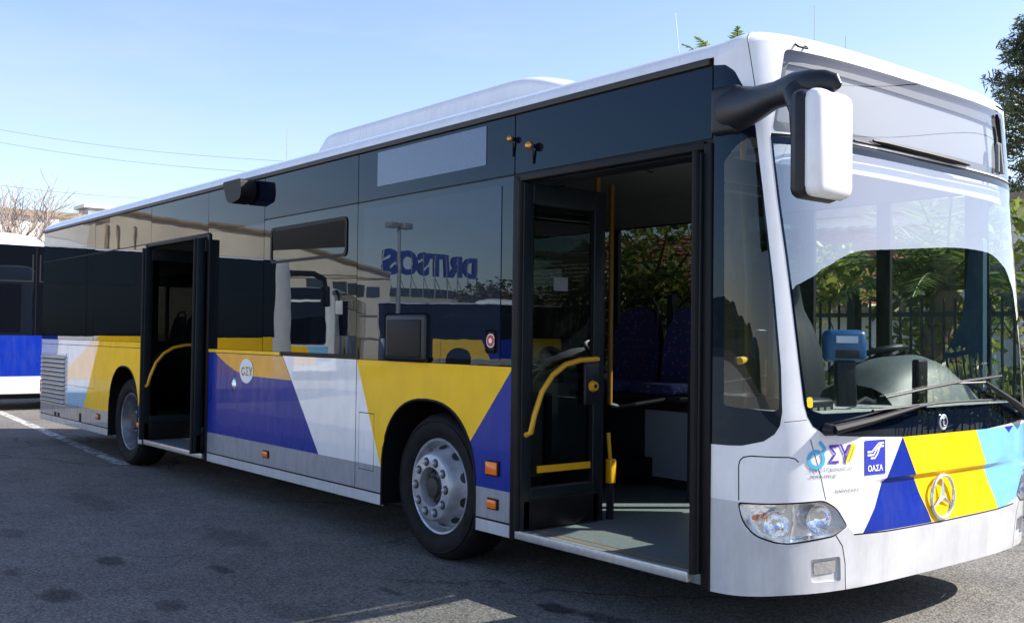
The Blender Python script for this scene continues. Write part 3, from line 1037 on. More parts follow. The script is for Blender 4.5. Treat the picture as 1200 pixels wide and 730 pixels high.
n_ = len(per)
vv = [v for r_ in rings for v in r_]
ff = []
for i in range(len(rings) - 1):
    for k in range(n_):
        k2 = (k + 1) % n_
        ff.append((i * n_ + k, i * n_ + k2, (i + 1) * n_ + k2, (i + 1) * n_ + k))
ff.append(tuple(range((len(rings) - 1) * n_, len(rings) * n_)))
mb.add(vv, ff, M_white, True)
roof = mb.build('roof', bus, auto=False)
mb = MB()     # joint between side cove and front cap
jt = []
kk = 25 + 5
for i in range(8):
    mb.tube([rings[i][kk], rings[i + 1][kk]], 0.003, M_text_g, n=5)
mb.build('roof_joint', roof)
# air conditioner on the roof
mb = MB()
prof = []
X0, X1 = -5.10, -1.45
ny = 16
nx = 40
for i in range(nx + 1):
    t = i / nx
    x = X0 + (X1 - X0) * t
    hr = smooth((x - X0) / 0.22)
    hf = 1 - smooth((x + 2.45) / 1.0)
    h = 0.265 * min(hr ** 0.5, hf)
    for j in range(ny + 1):
        a = math.pi * j / ny
        ca, sa = math.cos(a), math.sin(a)
        prof.append((x, WID / 2 - 0.88 * math.copysign(abs(ca) ** 0.3, ca), 2.90 + (h + 0.004) * sa ** 0.3))
mb.add(prof, [(i * (ny + 1) + j, (i + 1) * (ny + 1) + j, (i + 1) * (ny + 1) + j + 1, i * (ny + 1) + j + 1) for i in range(nx) for j in range(ny)], M_white, True)
for x in (-4.6, -4.1, -3.55, -3.0):
    mb.tube([(x, 0.50, 3.075), (x, 0.50, 3.092)], 0.012, M_rub, n=6)
mb.build('air_conditioner', bus, fix=True)

# ---- left side, rear and the inside
mb = MB()
mb.box((-11.9, WID - 0.04, 0.28), (-0.40, WID, 1.13), M_white)
mb.box((-11.9, WID - 0.04, 2.375), (-0.40, WID, 2.79), M_band)
posts = [-11.9, -10.3, -8.7, -7.1, -5.35, -3.60, -1.63, -1.035, -0.42]
for i, x in enumerate(posts):
    w = 0.10 if i not in (0,) else 0.3
    mb.box((x - 0.05, WID - 0.035, 1.13), (x + w - 0.05, WID - 0.003, 2.375), M_rub)
mb.build('left_side_wall', bus)
for a, b in zip(posts[:-1], posts[1:]):
    mb = MB()
    mb.add([(a + 0.05, WID - 0.02, 1.13), (b - 0.05, WID - 0.02, 1.13), (b - 0.05, WID - 0.02, 2.375), (a + 0.05, WID - 0.02, 2.375)], [(0, 1, 2, 3)], M_gldrv if a > -1.7 else M_glback)
    mb.build('left_window', bus)
mb = MB()
mb.box((XR, 0.10, 0.30), (XR + 0.03, WID - 0.10, 2.78), M_white)
for yc, sg in ((0.10, -1), (WID - 0.10, 1)):
    a = [(-11.85 - 0.10 * math.sin(t), yc + sg * 0.10 * math.cos(t)) for t in lin(0, math.pi / 2, 6)]
    mb.add([(x, y, 0.30) for x, y in a] + [(x, y, 2.78) for x, y in a], [(i, i + 1, 7 + i + 1, 7 + i) for i in range(6)], M_white, True)
mb.box((XR - 0.012, 0.3, 1.4), (XR - 0.001, WID - 0.3, 2.5), M_band)
rear = mb.build('rear_wall', bus, fix=True)
for y in (0.06, WID - 0.06):
    mb = MB()
    mb.box((XR - 0.035, y - 0.05, 0.62), (XR + 0.02, y + 0.05, 0.80), M_redl, 0.02)
    mb.build('tail_lamp', rear)
mb = MB()
mb.box((-11.85, 0.56, 0.282), (-0.42, WID - 0.045, 0.330), M_floor)
for x0, x1 in ((-11.85, -9.10), (-8.10, -3.32), (-2.215, -0.42)):
    mb.box((x0, 0.02, 0.282), (x1, 0.56, 0.330), M_floor)
mb.box((-0.42, 0.35, 0.282), (-0.06, WID - 0.35, 0.33), M_floor)
for k, y in enumerate((0.05, 0.12)):
    mb.box((-1.80, y, 0.330), (-0.47, y + 0.009, 0.3315), M_ypole2)
mb.build('cabin_floor', bus)
mb = MB()
mb.box((-1.86, -0.012, 0.285), (-0.53, 0.035, 0.336), M_alu, 0.006)
mb.build('front_door_sill', bus)
mb = MB()
mb.box((-7.93, -0.012, 0.285), (-6.40, 0.035, 0.336), M_alu, 0.006)
mb.build('middle_door_sill', bus)
mb = MB()
mb.add([(-11.85, 0.03, 2.43), (-0.5, 0.03, 2.43), (-0.5, 0.45, 2.52), (-11.85, 0.45, 2.52)], [(3, 2, 1, 0)], M_ceil)
mb.box((-11.85, 0.45, 2.52), (-0.35, 2.1, 2.55), M_ceil)
mb.add([(-11.85, 2.1, 2.52), (-0.5, 2.1, 2.52), (-0.5, 2.515, 2.38), (-11.85, 2.515, 2.38)], [(3, 2, 1, 0)], M_ceil)
mb.box((-1.2, 0.9, 2.512), (-0.75, 1.0, 2.519), M_idark)
mb.box((-4.2, 0.47, 2.505), (-1.0, 0.50, 2.52), M_idark)
mb.build('cabin_ceiling', bus)
# inner linings of the right side, wheel boxes
mb = MB()
for x0, x1 in ((-11.85, -7.98), (-6.29, -1.90)):
    mb.box((x0, 0.035, 1.10), (x1, 0.05, 2.44), M_idark)
mb.box((-1.90, 0.02, 2.385), (-0.42, 0.05, 2.45), M_idark)
mb.box((-7.98, 0.02, 2.36), (-6.29, 0.05, 2.45), M_idark)
for x0, x1 in ((-11.85, -9.12), (-8.10, -7.98), (-6.29, -3.32), (-2.21, -1.90)):
    mb.box((x0, 0.035, 0.33), (x1, 0.05, 1.10), M_idark)
mb.build('inner_lining', bus)
mb = MB()
mb.box((-3.42, 2.03, 0.33), (-1.98, WID - 0.045, 1.02), M_idark)
wb = mb.build('wheel_box', bus)
mb = MB()
mb.box((-2.74, 2.015, 0.40), (-2.16, 2.029, 0.90), M_ipanel)
mb.build('pale_panel', wb)
mb = MB()
mb.box((-3.36, 0.51, 0.33), (-2.17, 0.56, 1.06), M_idark)
mb.box((-3.36, 0.05, 1.05), (-2.17, 0.56, 1.09), M_idark)
mb.build('wheel_box', bus)
def seat(cx, y):
    mb = MB()
    prof_ = []
    for i in range(9):
        t = i / 8
        w = 0.27 * (1 - 0.30 * smooth((t - 0.45) / 0.55))
        z = 1.10 + 0.60 * t
        prof_.append((w, z))
    vs_, fs_ = [], []
    for w, z in prof_:
        for j in range(9):
            a = -1 + j / 4
            vs_.append((cx + w * a, y + 0.03 * (1 - abs(a)) ** 0.6 + 0.10 * (z - 1.1), z - (0.05 * a * a if z > 1.6 else 0)))
    for i in range(8):
        for j in range(8):
            fs_.append((i * 9 + j, i * 9 + j + 1, (i + 1) * 9 + j + 1, (i + 1) * 9 + j))
    mb.add(vs_, fs_, M_seat, True)
    mb.add([(v[0], v[1] + 0.06, v[2]) for v in vs_], [f[::-1] for f in fs_], M_dark, True)
    mb.box((cx - 0.225, y - 0.42, 1.02), (cx + 0.225, y + 0.06, 1.11), M_seat, 0.035)
    o = mb.build('passenger_seat', bus)
    mb = MB()
    mb.tube([(cx - 0.19, y + 0.09, 1.50), (cx - 0.17, y + 0.11, 1.70), (cx - 0.10, y + 0.12, 1.765), (cx + 0.10, y + 0.12, 1.765), (cx + 0.17, y + 0.11, 1.70), (cx + 0.19, y + 0.09, 1.50)], 0.014, M_dark, n=8)
    mb.build('grab_handle', o)
seat(-3.16, 2.30)
seat(-2.58, 2.30)
mb = MB()
mb.box((-3.45, 1.86, 0.98), (-2.25, 2.35, 1.02), M_idark, 0.01)
mb.build('seat_base', bus)
for (x, y, z0) in ((-1.96, 0.74, 0.33), (-2.40, 1.30, 0.98)):
    mb = MB()
    mb.tube([(x, y, z0), (x, y, 2.52)], 0.018, M_ypole2, n=10)
    if z0 > 0.5:
        mb.tube([(x, y, z0), (x, y + 0.10, z0 - 0.02), (x, 1.88, 1.0)], 0.018, M_idark, n=8)
    mb.build('handrail', bus)
mb = MB()
mb.tube([(-1.80, 0.72, 0.33), (-1.80, 0.72, 0.60)], 0.024, M_dark, n=8)
mb.box((-1.82, 0.695, 0.55), (-1.77, 0.745, 0.70), M_ypole, 0.008)
mb.tube([(-1.80, 0.72, 0.68), (-1.80, 0.70, 0.86)], 0.012, M_ypole, n=8)
mb.build('door_post', bus)
# bulkhead behind the driver, and the low cab door
mb = MB()
mb.box((-1.95, 1.60, 0.33), (-1.90, WID - 0.05, 1.30), M_idark)
mb.build('cab_partition', bus)
mb = MB()
mb.box((-1.30, 1.15, 0.33), (-0.62, 1.19, 1.02), M_idark)
mb.build('cab_door', bus)
mb = MB()
vs_, fs_ = [], []
sec = [(1.05, 0.26, 0.0), (1.20, 0.27, -0.02), (1.40, 0.26, -0.05), (1.55, 0.22, -0.09), (1.64, 0.15, -0.11), (1.72, 0.13, -0.12), (1.80, 0.10, -0.12)]
for z, w, dx in sec:
    for k in range(14):
        a = 2 * math.pi * k / 14
        vs_.append((-1.17 + dx + 0.07 * math.cos(a), 1.80 + w * math.sin(a), z))
for i in range(len(sec) - 1):
    for k in range(14):
        k2 = (k + 1) % 14
        fs_.append((i * 14 + k, i * 14 + k2, (i + 1) * 14 + k2, (i + 1) * 14 + k))
fs_.append(tuple(range((len(sec) - 1) * 14, len(sec) * 14)))
mb.add(vs_, fs_, M_dark, True)
mb.box((-1.16, 1.55, 0.92), (-0.70, 2.05, 1.06), M_dark, 0.05)
mb.box((-1.1, 1.65, 0.33), (-0.8, 1.95, 0.92), M_idark)
mb.build('driver_seat', bus, fix=True)
# dashboard
mb = MB()
top = [front(s, 1.11, -0.07) for s in lin(0.42, LF - 0.42, 24)]
bk = [Vector((-0.62 + 0.10 * math.sin(math.pi * i / 24), p.y, 1.10)) for i, p in enumerate(top)]
vs_ = top + bk + [Vector((p.x, p.y, 0.55)) for p in bk] + [Vector((p.x - 0.01, p.y, 0.98)) for p in top]
fs_ = []
for i in range(24):
    fs_ += [(i, i + 1, 25 + i + 1, 25 + i), (25 + i, 25 + i + 1, 50 + i + 1, 50 + i), (75 + i, 75 + i + 1, i + 1, i)]
mb.add(vs_, fs_, M_dash)
dash = mb.build('dashboard', bus, fix=True)
mb = MB()
vs_, fs_ = [], []
for i in range(17):
    t = i / 16
    y = 1.30 + 0.95 * t
    h = 0.27 * (math.sin(math.pi * min(max(t, 0.02), 0.98))) ** 0.35
    for (x, z) in ((-0.24, 0.0), (-0.29, 0.55), (-0.36, 0.86), (-0.46, 1.0), (-0.60, 0.95), (-0.68, 0.6), (-0.70, 0.0)):
        vs_.append((x + 0.05 * math.sin(math.pi * t), y, 1.10 + h * z))
for i in range(16):
    for j in range(6):
        fs_.append((i * 7 + j, i * 7 + j + 1, (i + 1) * 7 + j + 1, (i + 1) * 7 + j))
mb.add(vs_, fs_, M_dashd, True)
mb.build('instrument_hood', dash, fix=True)
mb = MB()
swc = Vector((-0.70, 1.80, 1.33))
q = Matrix.Rotation(R(-22), 3, 'Y')
mb.tube([swc + q @ Vector((0.23 * math.cos(a), 0.23 * math.sin(a), 0)) for a in lin(0, 2 * math.pi, 36)], 0.017, M_dark, n=8, cap=False)
for a in (0, 120, 240):
    mb.tube([swc, swc + q @ Vector((0.23 * math.cos(R(a)), 0.23 * math.sin(R(a)), 0))], 0.014, M_dark, n=6)
mb.tube([swc, swc + q @ Vector((0, 0, -0.35))], 0.03, M_dark, n=8)
mb.build('steering_wheel', bus)
mb = MB()
tmx = Matrix.Translation((-0.215, 0.80, 1.415)) @ Matrix.Rotation(R(-38), 4, 'Z') @ Matrix.Rotation(R(-6), 4, 'Y')
mb.box((-0.05, -0.105, -0.075), (0.05, 0.105, 0.085), M_mblue, 0.03, tmx)
mb.box((0.046, -0.055, 0.015), (0.053, 0.055, 0.05), M_pale, 0, tmx)
mb.box((0.046, -0.06, -0.062), (0.056, 0.06, -0.02), M_dark, 0.003, tmx)
mb.box((-0.03, -0.05, -0.30), (0.03, 0.05, -0.07), M_dark, 0.01, tmx)
mb.tube([(-0.2, 0.85, 1.12), (-0.25, 1.05, 1.15), (-0.30, 1.22, 1.12)], 0.008, M_rub, n=6)
mb.build('ticket_machine', bus)
mb = MB()
p = front(1.42, 1.2, -0.10)
mb.box((p.x - 0.02, 1.155, 1.105), (p.x + 0.02, 1.255, 1.355), M_rub, 0.012)
mb.build('dashboard_camera', bus)
mb = MB()
mb.prism(rounded([(0, 0), (0.30, 0), (0.30, 0.95), (0.22, 0.95), (0.17, 0.45), (0.0, 0.12)], 0.03, 3), (-0.60, 2.46, 1.14), (1, 0, 0), (0, 0, 1), (0, -0.05, 0), M_coat)
mb.build('hanging_cloth', bus, fix=True)
mb = MB()
mb.tube([(-0.66, 0.55, 2.50), (-0.62, 0.50, 2.2), (-0.55, 0.46, 1.75), (-0.55, 0.46, 1.10)], 0.018, M_ypole, n=10)
mb.tube([(-0.55, 0.46, 1.33), (-0.50, 0.38, 1.35), (-0.46, 0.28, 1.34)], 0.019, M_ypole, n=10)
mb.build('entrance_handrail', bus)
mb = MB()
mb.box((-0.52, 0.42, 0.95), (-0.20, 0.70, 1.16), M_dark, 0.02)
for i in range(4):
    for j in range(3):
        mb.box((-0.19, 0.44 + i * 0.055, 0.99 + j * 0.05), (-0.185, 0.475 + i * 0.055, 1.02 + j * 0.05), M_int)
mb.build('cash_tray', bus)

# ---- doors: inward swinging leaves
def leaf(x0, name, z0, z1, handle, ysgn=1, y0=-0.03, w=0.64, thick=0.045, gm=None):
    root = MB()
    y1 = y0 + w
    def fb(a, b, c, d, m, bev=0.008, t=thick):
        root.box((x0 - t / 2, a, c), (x0 + t / 2, b, d), m, bev)
    fb(y0, y0 + 0.075, z0, z1, M_frame)
    fb(y1 - 0.075, y1, z0, z1, M_frame)
    fb(y0 + 0.072, y1 - 0.072, z1 - 0.12, z1, M_frame)
    fb(y0 + 0.072, y1 - 0.072, z0 + 0.17, z0 + 0.24, M_frame)
    fb(y0 + 0.02, y1 - 0.02, z0, z0 + 0.172, M_rub)
    root.tube([(x0, y0 - 0.006, z0), (x0, y0 - 0.006, z1)], 0.018, M_rub, n=8)
    root.tube([(x0, y1 + 0.006, z0), (x0, y1 + 0.006, z1)], 0.018, M_rub, n=8)
    o = root.build(name, bus)
    mb = MB()
    mb.box((x0 - 0.004, y0 + 0.07, z0 + 0.235), (x0 + 0.004, y1 - 0.07, z1 - 0.115), gm or M_gldoor)
    mb.build('door_glass', o)
    mb = MB()
    for a in ((y0 + 0.072, y0 + 0.088), (y1 - 0.088, y1 - 0.072)):
        mb.box((x0 - 0.012, a[0], z0 + 0.24), (x0 + 0.012, a[1], z1 - 0.12), M_rub)
    mb.build('glass_seal', o)
    if handle:
        mb = MB()
        xx = x0 + 0.06
        mb.tube([(x0 + 0.02, y0 + 0.035, z0 + 0.545), (xx, y0 + 0.04, z0 + 0.56), (xx, y0 + 0.065, z0 + 0.66), (xx, y0 + 0.12, z0 + 0.79), (xx, y0 + 0.20, z0 + 0.885),
                 (xx, y0 + 0.30, z0 + 0.945), (xx, y0 + 0.42, z0 + 0.972), (xx, y0 + 0.56, z0 + 0.978), (x0 + 0.02, y0 + 0.575, z0 + 0.978)], 0.0165, M_ypole, n=10)
        mb.build('grab_rail', o)
    return o
d1 = leaf(-1.785, 'front_door_leaf', 0.34, 2.335, True)
mb = MB()
mb.box((-1.762, 0.44, 1.045), (-1.735, 0.56, 1.30), M_dark, 0.012)
t = MB()
t.lathe([(0.0001, 0.03), (0.026, 0.03), (0.030, 0.024), (0.036, 0.0)], M_ypole, c=(-1.737, 0.50, 1.155), axis='x', n=8)
mb.add(t.v, t.f, M_ypole)
mb.add([(-1.7065, 0.50 + 0.014 * math.cos(a), 1.155 + 0.014 * math.sin(a)) for a in lin(0, 2 * math.pi, 8)[:-1]], [tuple(range(8))], M_dark)
mb.build('emergency_knob', d1)
mb = MB()
mb.box((-1.7795, 0.22, 1.72), (-1.7785, 0.33, 1.80), M_int)
mb.box((-1.7784, 0.235, 1.765), (-1.778, 0.315, 1.775), M_text_g)
mb.box((-1.7784, 0.235, 1.745), (-1.778, 0.315, 1.752), M_text_g)
mb.build('notice', d1)
mb = MB()
mb.box((-1.775, 0.10, 0.66), (-1.768, 0.52, 0.70), M_ypole)
mb.build('yellow_strip', d1)
leaf(-0.475, 'front_door_leaf', 0.34, 2.335, False)
leaf(-7.885, 'middle_door_leaf', 0.34, 2.31, True, y0=-0.05, w=0.72, gm=M_gldoor2)
leaf(-6.40, 'middle_door_leaf', 0.34, 2.31, False, y0=-0.10, w=0.72, thick=0.06, gm=M_gldoor2)
for x0, x1, zt in ((-1.885, -0.40, 2.375), (-7.97, -6.30, 2.355)):
    mb = MB()
    for a, b in ((x0, x0 + 0.055), (x1 - 0.05, x1)):
        mb.box((a, -0.014, 0.272), (b, 0.06, zt), M_rub, 0.008)
    mb.box((x0 + 0.05, -0.010, zt - 0.03), (x1 - 0.05, 0.06, zt + 0.012), M_rub, 0.006)
    mb.build('door_frame', bus)
mb = MB()
for x in (-1.72, -1.0):
    mb.tube([(x, 0.10, 2.36), (x - 0.08, 0.3, 2.36)], 0.02, M_dark, n=8)
mb.box((-1.75, 0.06, 2.34), (-0.55, 0.20, 2.42), M_dark, 0.01)
mb.build('door_gear', bus)

# ---- wheels
def wheel(cx, cy, sgn, deep):
    """wheel with its outer face at y = cy; sgn +1: outer face towards -y"""
    root = empty('wheel', (cx, cy, 0.472))
    root.parent = bus
    if sgn < 0:
        root.rotation_euler = (0, 0, math.pi)
    mb = MB()
    pr = [(0.285, 0.10), (0.298, 0.045), (0.316, 0.022), (0.36, 0.006), (0.40, 0.0), (0.435, 0.008), (0.455, 0.026), (0.470, 0.055), (0.474, 0.10)]
    for g in (0.10, 0.155, 0.21):
        pr += [(0.474, g), (0.462, g + 0.004), (0.462, g + 0.012), (0.474, g + 0.016)]
    pr += [(0.470, 0.265), (0.44, 0.305), (0.36, 0.315), (0.29, 0.29)]
    mb.lathe(pr, M_tyre, n=64)
    mb.lathe([(0.415, 0.0), (0.418, -0.0025), (0.424, -0.0025), (0.427, 0.002)], M_tyre, n=64)
    mb.build('tyre', root)
    mb = MB()
    if deep:
        mb.lathe([(0.306, 0.045), (0.312, 0.030), (0.305, 0.022), (0.292, 0.030), (0.285, 0.06), (0.262, 0.12), (0.255, 0.20), (0.215, 0.215), (0.20, 0.185), (0.12, 0.18), (0.118, 0.09), (0.10, 0.075), (0.0001, 0.075)], M_rim2, n=48)
        br, bo = 0.165, 0.182
    else:
        mb.lathe([(0.306, 0.055), (0.313, 0.034), (0.306, 0.022), (0.293, 0.028), (0.286, 0.060), (0.276, 0.095), (0.262, 0.085), (0.232, 0.020), (0.220, -0.015), (0.210, -0.036), (0.204, -0.040), (0.128, -0.040), (0.124, -0.030), (0.120, 0.03)], M_rim, n=48)
        br, bo = 0.166, -0.040
        for k in range(10):
            a = 2 * math.pi * (k + 0.5) / 10
            c = Vector((math.cos(a) * 0.249, 0.055, math.sin(a) * 0.249))
            nn = Vector((math.cos(a) * 0.86, -0.50, math.sin(a) * 0.86)).normalized()
            tg = Vector((-math.sin(a), 0, math.cos(a)))
            rd = nn.cross(tg)
            mb.add([c + nn * 0.002 + tg * (0.034 * math.cos(b)) + rd * (0.027 * math.sin(b)) for b in lin(0, 2 * math.pi, 14)[:-1]], [tuple(range(14))], M_hub)  # flat dark ovals stand for the shade inside the hand holes
    mb.build('rim', root, fix=False)
    mb = MB()
    if not deep:
        mb.lathe([(0.124, 0.03), (0.10, 0.012), (0.09, -0.006), (0.07, -0.01), (0.06, -0.03), (0.0001, -0.034)], M_hub, n=28)
        for k in range(8):
            a = 2 * math.pi * k / 8
            mb.lathe([(0.0001, -0.016), (0.010, -0.014), (0.011, 0.0)], M_hub, c=(math.cos(a) * 0.083, 0, math.sin(a) * 0.083), n=6)
    else:
        mb.lathe([(0.095, 0.074), (0.08, 0.06), (0.0001, 0.058)], M_hub, n=24)
    mb.build('hub', root)
    for k in range(10):
        mb = MB()
        a = 2 * math.pi * k / 10
        c = (math.cos(a) * br, bo, math.sin(a) * br)
        mb.lathe([(0.030, 0.0), (0.028, -0.004), (0.019, -0.005)], M_hub if not deep else M_rim, c=c, n=12)
        mb.lathe([(0.019, -0.004), (0.018, -0.020), (0.012, -0.025), (0.0001, -0.026)], M_rim, c=c, n=6)
        mb.build('wheel_nut', root)
wheel(-2.72, 0.05, 1, False)
wheel(-8.55, 0.045, 1, True)
wheel(-2.72, WID - 0.05, -1, False)
wheel(-8.55, WID - 0.045, -1, True)
for c, hw, top in (FA, RA):
    mb = MB()
    a = arch(c, hw + 0.004, top + 0.004)
    mb.add([(x, 0.012, max(z, 0.284)) for x, z in a] + [(x, 0.50, max(z, 0.284)) for x, z in a], [(i, i + 1, len(a) + i + 1, len(a) + i) for i in range(len(a) - 1)], M_rub)
    mb.add([(x, 0.50, max(z, 0.284)) for x, z in a], [tuple(range(len(a)))], M_rub)
    mb.build('wheel_housing', bus)
mb = MB()
mb.box((-11.5, 0.5, 0.16), (-0.9, 2.05, 0.281), M_rub)
mb.box((-2.78, 0.3, 0.40), (-2.66, 2.25, 0.54), M_rub)
mb.box((-8.65, 0.4, 0.36), (-8.45, 2.15, 0.58), M_rub)
mb.build('underfloor', bus)

# ---- big right-hand mirror on its arm
mb = MB()
arm = [(-0.33, 0.03, 2.512), (-0.253, 0.004, 2.51), (-0.081, -0.10, 2.486), (0.128, -0.239, 2.468), (0.298, -0.347, 2.450), (0.412, -0.396, 2.432), (0.48, -0.402, 2.428), (0.525, -0.402, 2.418), (0.545, -0.402, 2.405)]
mb.tube(arm, [0.112, 0.106, 0.080, 0.058, 0.064, 0.062, 0.050, 0.036, 0.012], M_dark, n=18, flat=0.7)
mb.tube([(0.33, -0.39, 2.43), (0.40, -0.40, 2.36), (0.425, -0.415, 2.24), (0.43, -0.415, 2.1)], [0.05, 0.075, 0.075, 0.05], M_dark, n=14)
mb.box((-0.40, -0.035, 2.40), (-0.24, 0.05, 2.625), M_dark, 0.025)
arm_o = mb.build('mirror', bus)
mb = MB()
mtx = Matrix.Translation((0.455, -0.41, 2.195)) @ Matrix.Rotation(R(1), 4, 'Z')
mb.box((-0.050, -0.132, -0.218), (0.03, 0.128, 0.200), M_dark, 0.04, mtx)
mb.build('mirror_housing', arm_o)
mb = MB()
mb.box((-0.004, -0.120, -0.212), (0.085, 0.130, 0.198), M_white, 0.042, mtx)
mb.build('mirror_cap', arm_o)

# ------------------------------------------------------------------ ground
def asphalt():
    m, n, p = new_mat('old_asphalt')
    L = n.links.new
    tc = n.nodes.new('ShaderNodeTexCoord')
    def nz(s, d=6, r=0.6):
        t = n.nodes.new('ShaderNodeTexNoise')
        t.inputs['Scale'].default_value = s
        t.inputs['Detail'].default_value = d
        t.inputs['Roughness'].default_value = r
        L(tc.outputs['Object'], t.inputs['Vector'])
        return t
    def ramp(src, a, b, c0, c1):
        mr = n.nodes.new('ShaderNodeMapRange')
        for i, v in enumerate((a, b, c0, c1)):
            mr.inputs[i + 1].default_value = v
        L(src, mr.inputs[0])
        return mr.outputs[0]
    def mul(a, b):
        k = n.nodes.new('ShaderNodeMath')
        k.operation = 'MULTIPLY'
        L(a, k.inputs[0])
        if isinstance(b, float): k.inputs[1].default_value = b
        else: L(b, k.inputs[1])
        return k.outputs[0]
    big = nz(0.45, 4)
    mid = nz(3.1, 6)
    v = n.nodes.new('ShaderNodeTexVoronoi')
    v.inputs['Scale'].default_value = 80
    L(tc.outputs['Object'], v.inputs['Vector'])
    sp = n.nodes.new('ShaderNodeSeparateColor')
    L(v.outputs['Color'], sp.inputs[0])
    val = mul(mul(ramp(big.outputs[0], 0.3, 0.7, 0.80, 1.18), ramp(mid.outputs[0], 0.3, 0.7, 0.86, 1.14)), ramp(sp.outputs[0], 0, 1, 0.50, 1.50))
    # fine cracks
    wv = nz(0.9, 4)
    vm = n.nodes.new('ShaderNodeVectorMath')
    vm.operation = 'MULTIPLY_ADD'
    L(wv.outputs[1], vm.inputs[0])
    vm.inputs[1].default_value = (0.9, 0.9, 0)
    L(tc.outputs['Object'], vm.inputs[2])
    cv = n.nodes.new('ShaderNodeTexVoronoi')
    cv.feature = 'DISTANCE_TO_EDGE'
    cv.inputs['Scale'].default_value = 0.42
    L(vm.outputs[0], cv.inputs['Vector'])
    cmask = ramp(nz(0.25, 2).outputs[0], 0.42, 0.60, 1.0, 0.0)
    ck = n.nodes.new('ShaderNodeMath')
    ck.operation = 'MAXIMUM'
    L(ramp(cv.outputs['Distance'], 0.002, 0.008, 0.45, 1.0), ck.inputs[0])
    L(cmask, ck.inputs[1])
    val = mul(val, ck.outputs[0])
    # scattered pale grit
    gv = n.nodes.new('ShaderNodeTexVoronoi')
    gv.inputs['Scale'].default_value = 14
    L(tc.outputs['Object'], gv.inputs['Vector'])
    val = mul(val, ramp(gv.outputs['Distance'], 0.03, 0.07, 1.7, 1.0))
    # oil stains with a wobbly outline
    wob = nz(7, 3)
    stains = [(-3.19, -2.12, 0.17, 0.10, .62), (-3.89, -1.62, 0.17, 0.08, .6), (-2.62, -1.72, 0.15, 0.09, .5), (-3.9, -2.2, .10, .05, .5), (-2.35, -1.95, .08, .05, .5), (-3.25, -1.15, .13, .05, .55),
              (-1.35, -0.10, 0.16, 0.08, .75), (-1.0, -0.02, .22, .08, .6), (-2.2, -0.62, .12, .04, .5), (-5.2, -1.9, 0.22, 0.10, .35), (-7.2, -1.7, .4, .12, .3), (-4.6, -2.5, .12, .06, .5), (-2.1, -1.25, .4, .12, .25), (-4.1, -0.7, .5, .16, .3), (-6.3, -1.0, .6, .14, .3)]
    for (x, y, a, b, st) in stains:
        mp = n.nodes.new('ShaderNodeMapping')
        mp.vector_type = 'POINT'
        mp.inputs['Location'].default_value = (-x / a, -y / b, 0)
        mp.inputs['Scale'].default_value = (1 / a, 1 / b, 0)
        L(tc.outputs['Object'], mp.inputs[0])
        ln = n.nodes.new('ShaderNodeVectorMath')
        ln.operation = 'LENGTH'
        L(mp.outputs[0], ln.inputs[0])
        ad = n.nodes.new('ShaderNodeMath')
        ad.operation = 'MULTIPLY_ADD'
        ad.inputs[1].default_value = 1.9
        L(wob.outputs[0], ad.inputs[0])
        L(ln.outputs['Value'], ad.inputs[2])
        val = mul(val, ramp(ad.outputs[0], 1.6, 2.15, 1 - st, 1.0))
    col = n.nodes.new('ShaderNodeVectorMath')
    col.operation = 'SCALE'
    col.inputs[0].default_value = (0.155, 0.145, 0.132)
    L(val, col.inputs['Scale'])
    L(col.outputs[0], p.inputs['Base Color'])
    p.inputs['Roughness'].default_value = 0.85
    p.inputs['Specular IOR Level'].default_value = 0.3
    bp = n.nodes.new('ShaderNodeBump')
    bp.inputs['Strength'].default_value = 0.6
    bp.inputs['Distance'].default_value = 0.006
    L(v.outputs['Distance'], bp.inputs['Height'])
    L(bp.outputs[0], p.inputs['Normal'])
    return m
mb = MB()
mb.add([(-600, -600, 0), (600, -600, 0), (600, 600, 0), (-600, 600, 0)], [(0, 1, 2, 3)], asphalt())
tag(mb.build('asphalt_ground'), kind='structure')
mb = MB()
mb.add([(-70, -60, 0.004), (22, -60, 0.004), (22, -4.3, 0.004), (-70, -4.3, 0.004)], [(0, 1, 2, 3)], pbr('pale_bounce_slab', (0.48, 0.45, 0.41), rough=0.85, noise_s=0.8, noise_a=0.12))  # unseen pale slab added to bounce sunlight onto the shaded bus side
tag(mb.build('bounce_slab'), kind='structure')
def worn_paint():
    m, n, p = new_mat('worn_road_paint')
    p.inputs['Base Color'].default_value = (0.62, 0.62, 0.60, 1)
    p.inputs['Roughness'].default_value = 0.7
    tc = n.nodes.new('ShaderNodeTexCoord')
    t = n.nodes.new('ShaderNodeTexNoise')
    t.inputs['Scale'].default_value = 9
    t.inputs['Detail'].default_value = 8
    t.inputs['Roughness'].default_value = 0.75
    n.links.new(tc.outputs['Object'], t.inputs['Vector'])
    mr = n.nodes.new('ShaderNodeMapRange')
    mr.inputs[1].default_value = 0.42
    mr.inputs[2].default_value = 0.56
    n.links.new(t.outputs[0], mr.inputs[0])
    n.links.new(mr.outputs[0], p.inputs['Alpha'])
    return m
a, b = Vector((-24, 1.19, 0.004)), Vector((-8.6, 0.02, 0.004))
d = (b - a).normalized()
w = Vector((-d.y, d.x, 0)) * 0.07
mb = MB()
mb.add([a - w, b - w, b + w, a + w], [(0, 1, 2, 3)], worn_paint())
tag(mb.build('parking_line'), kind='structure')

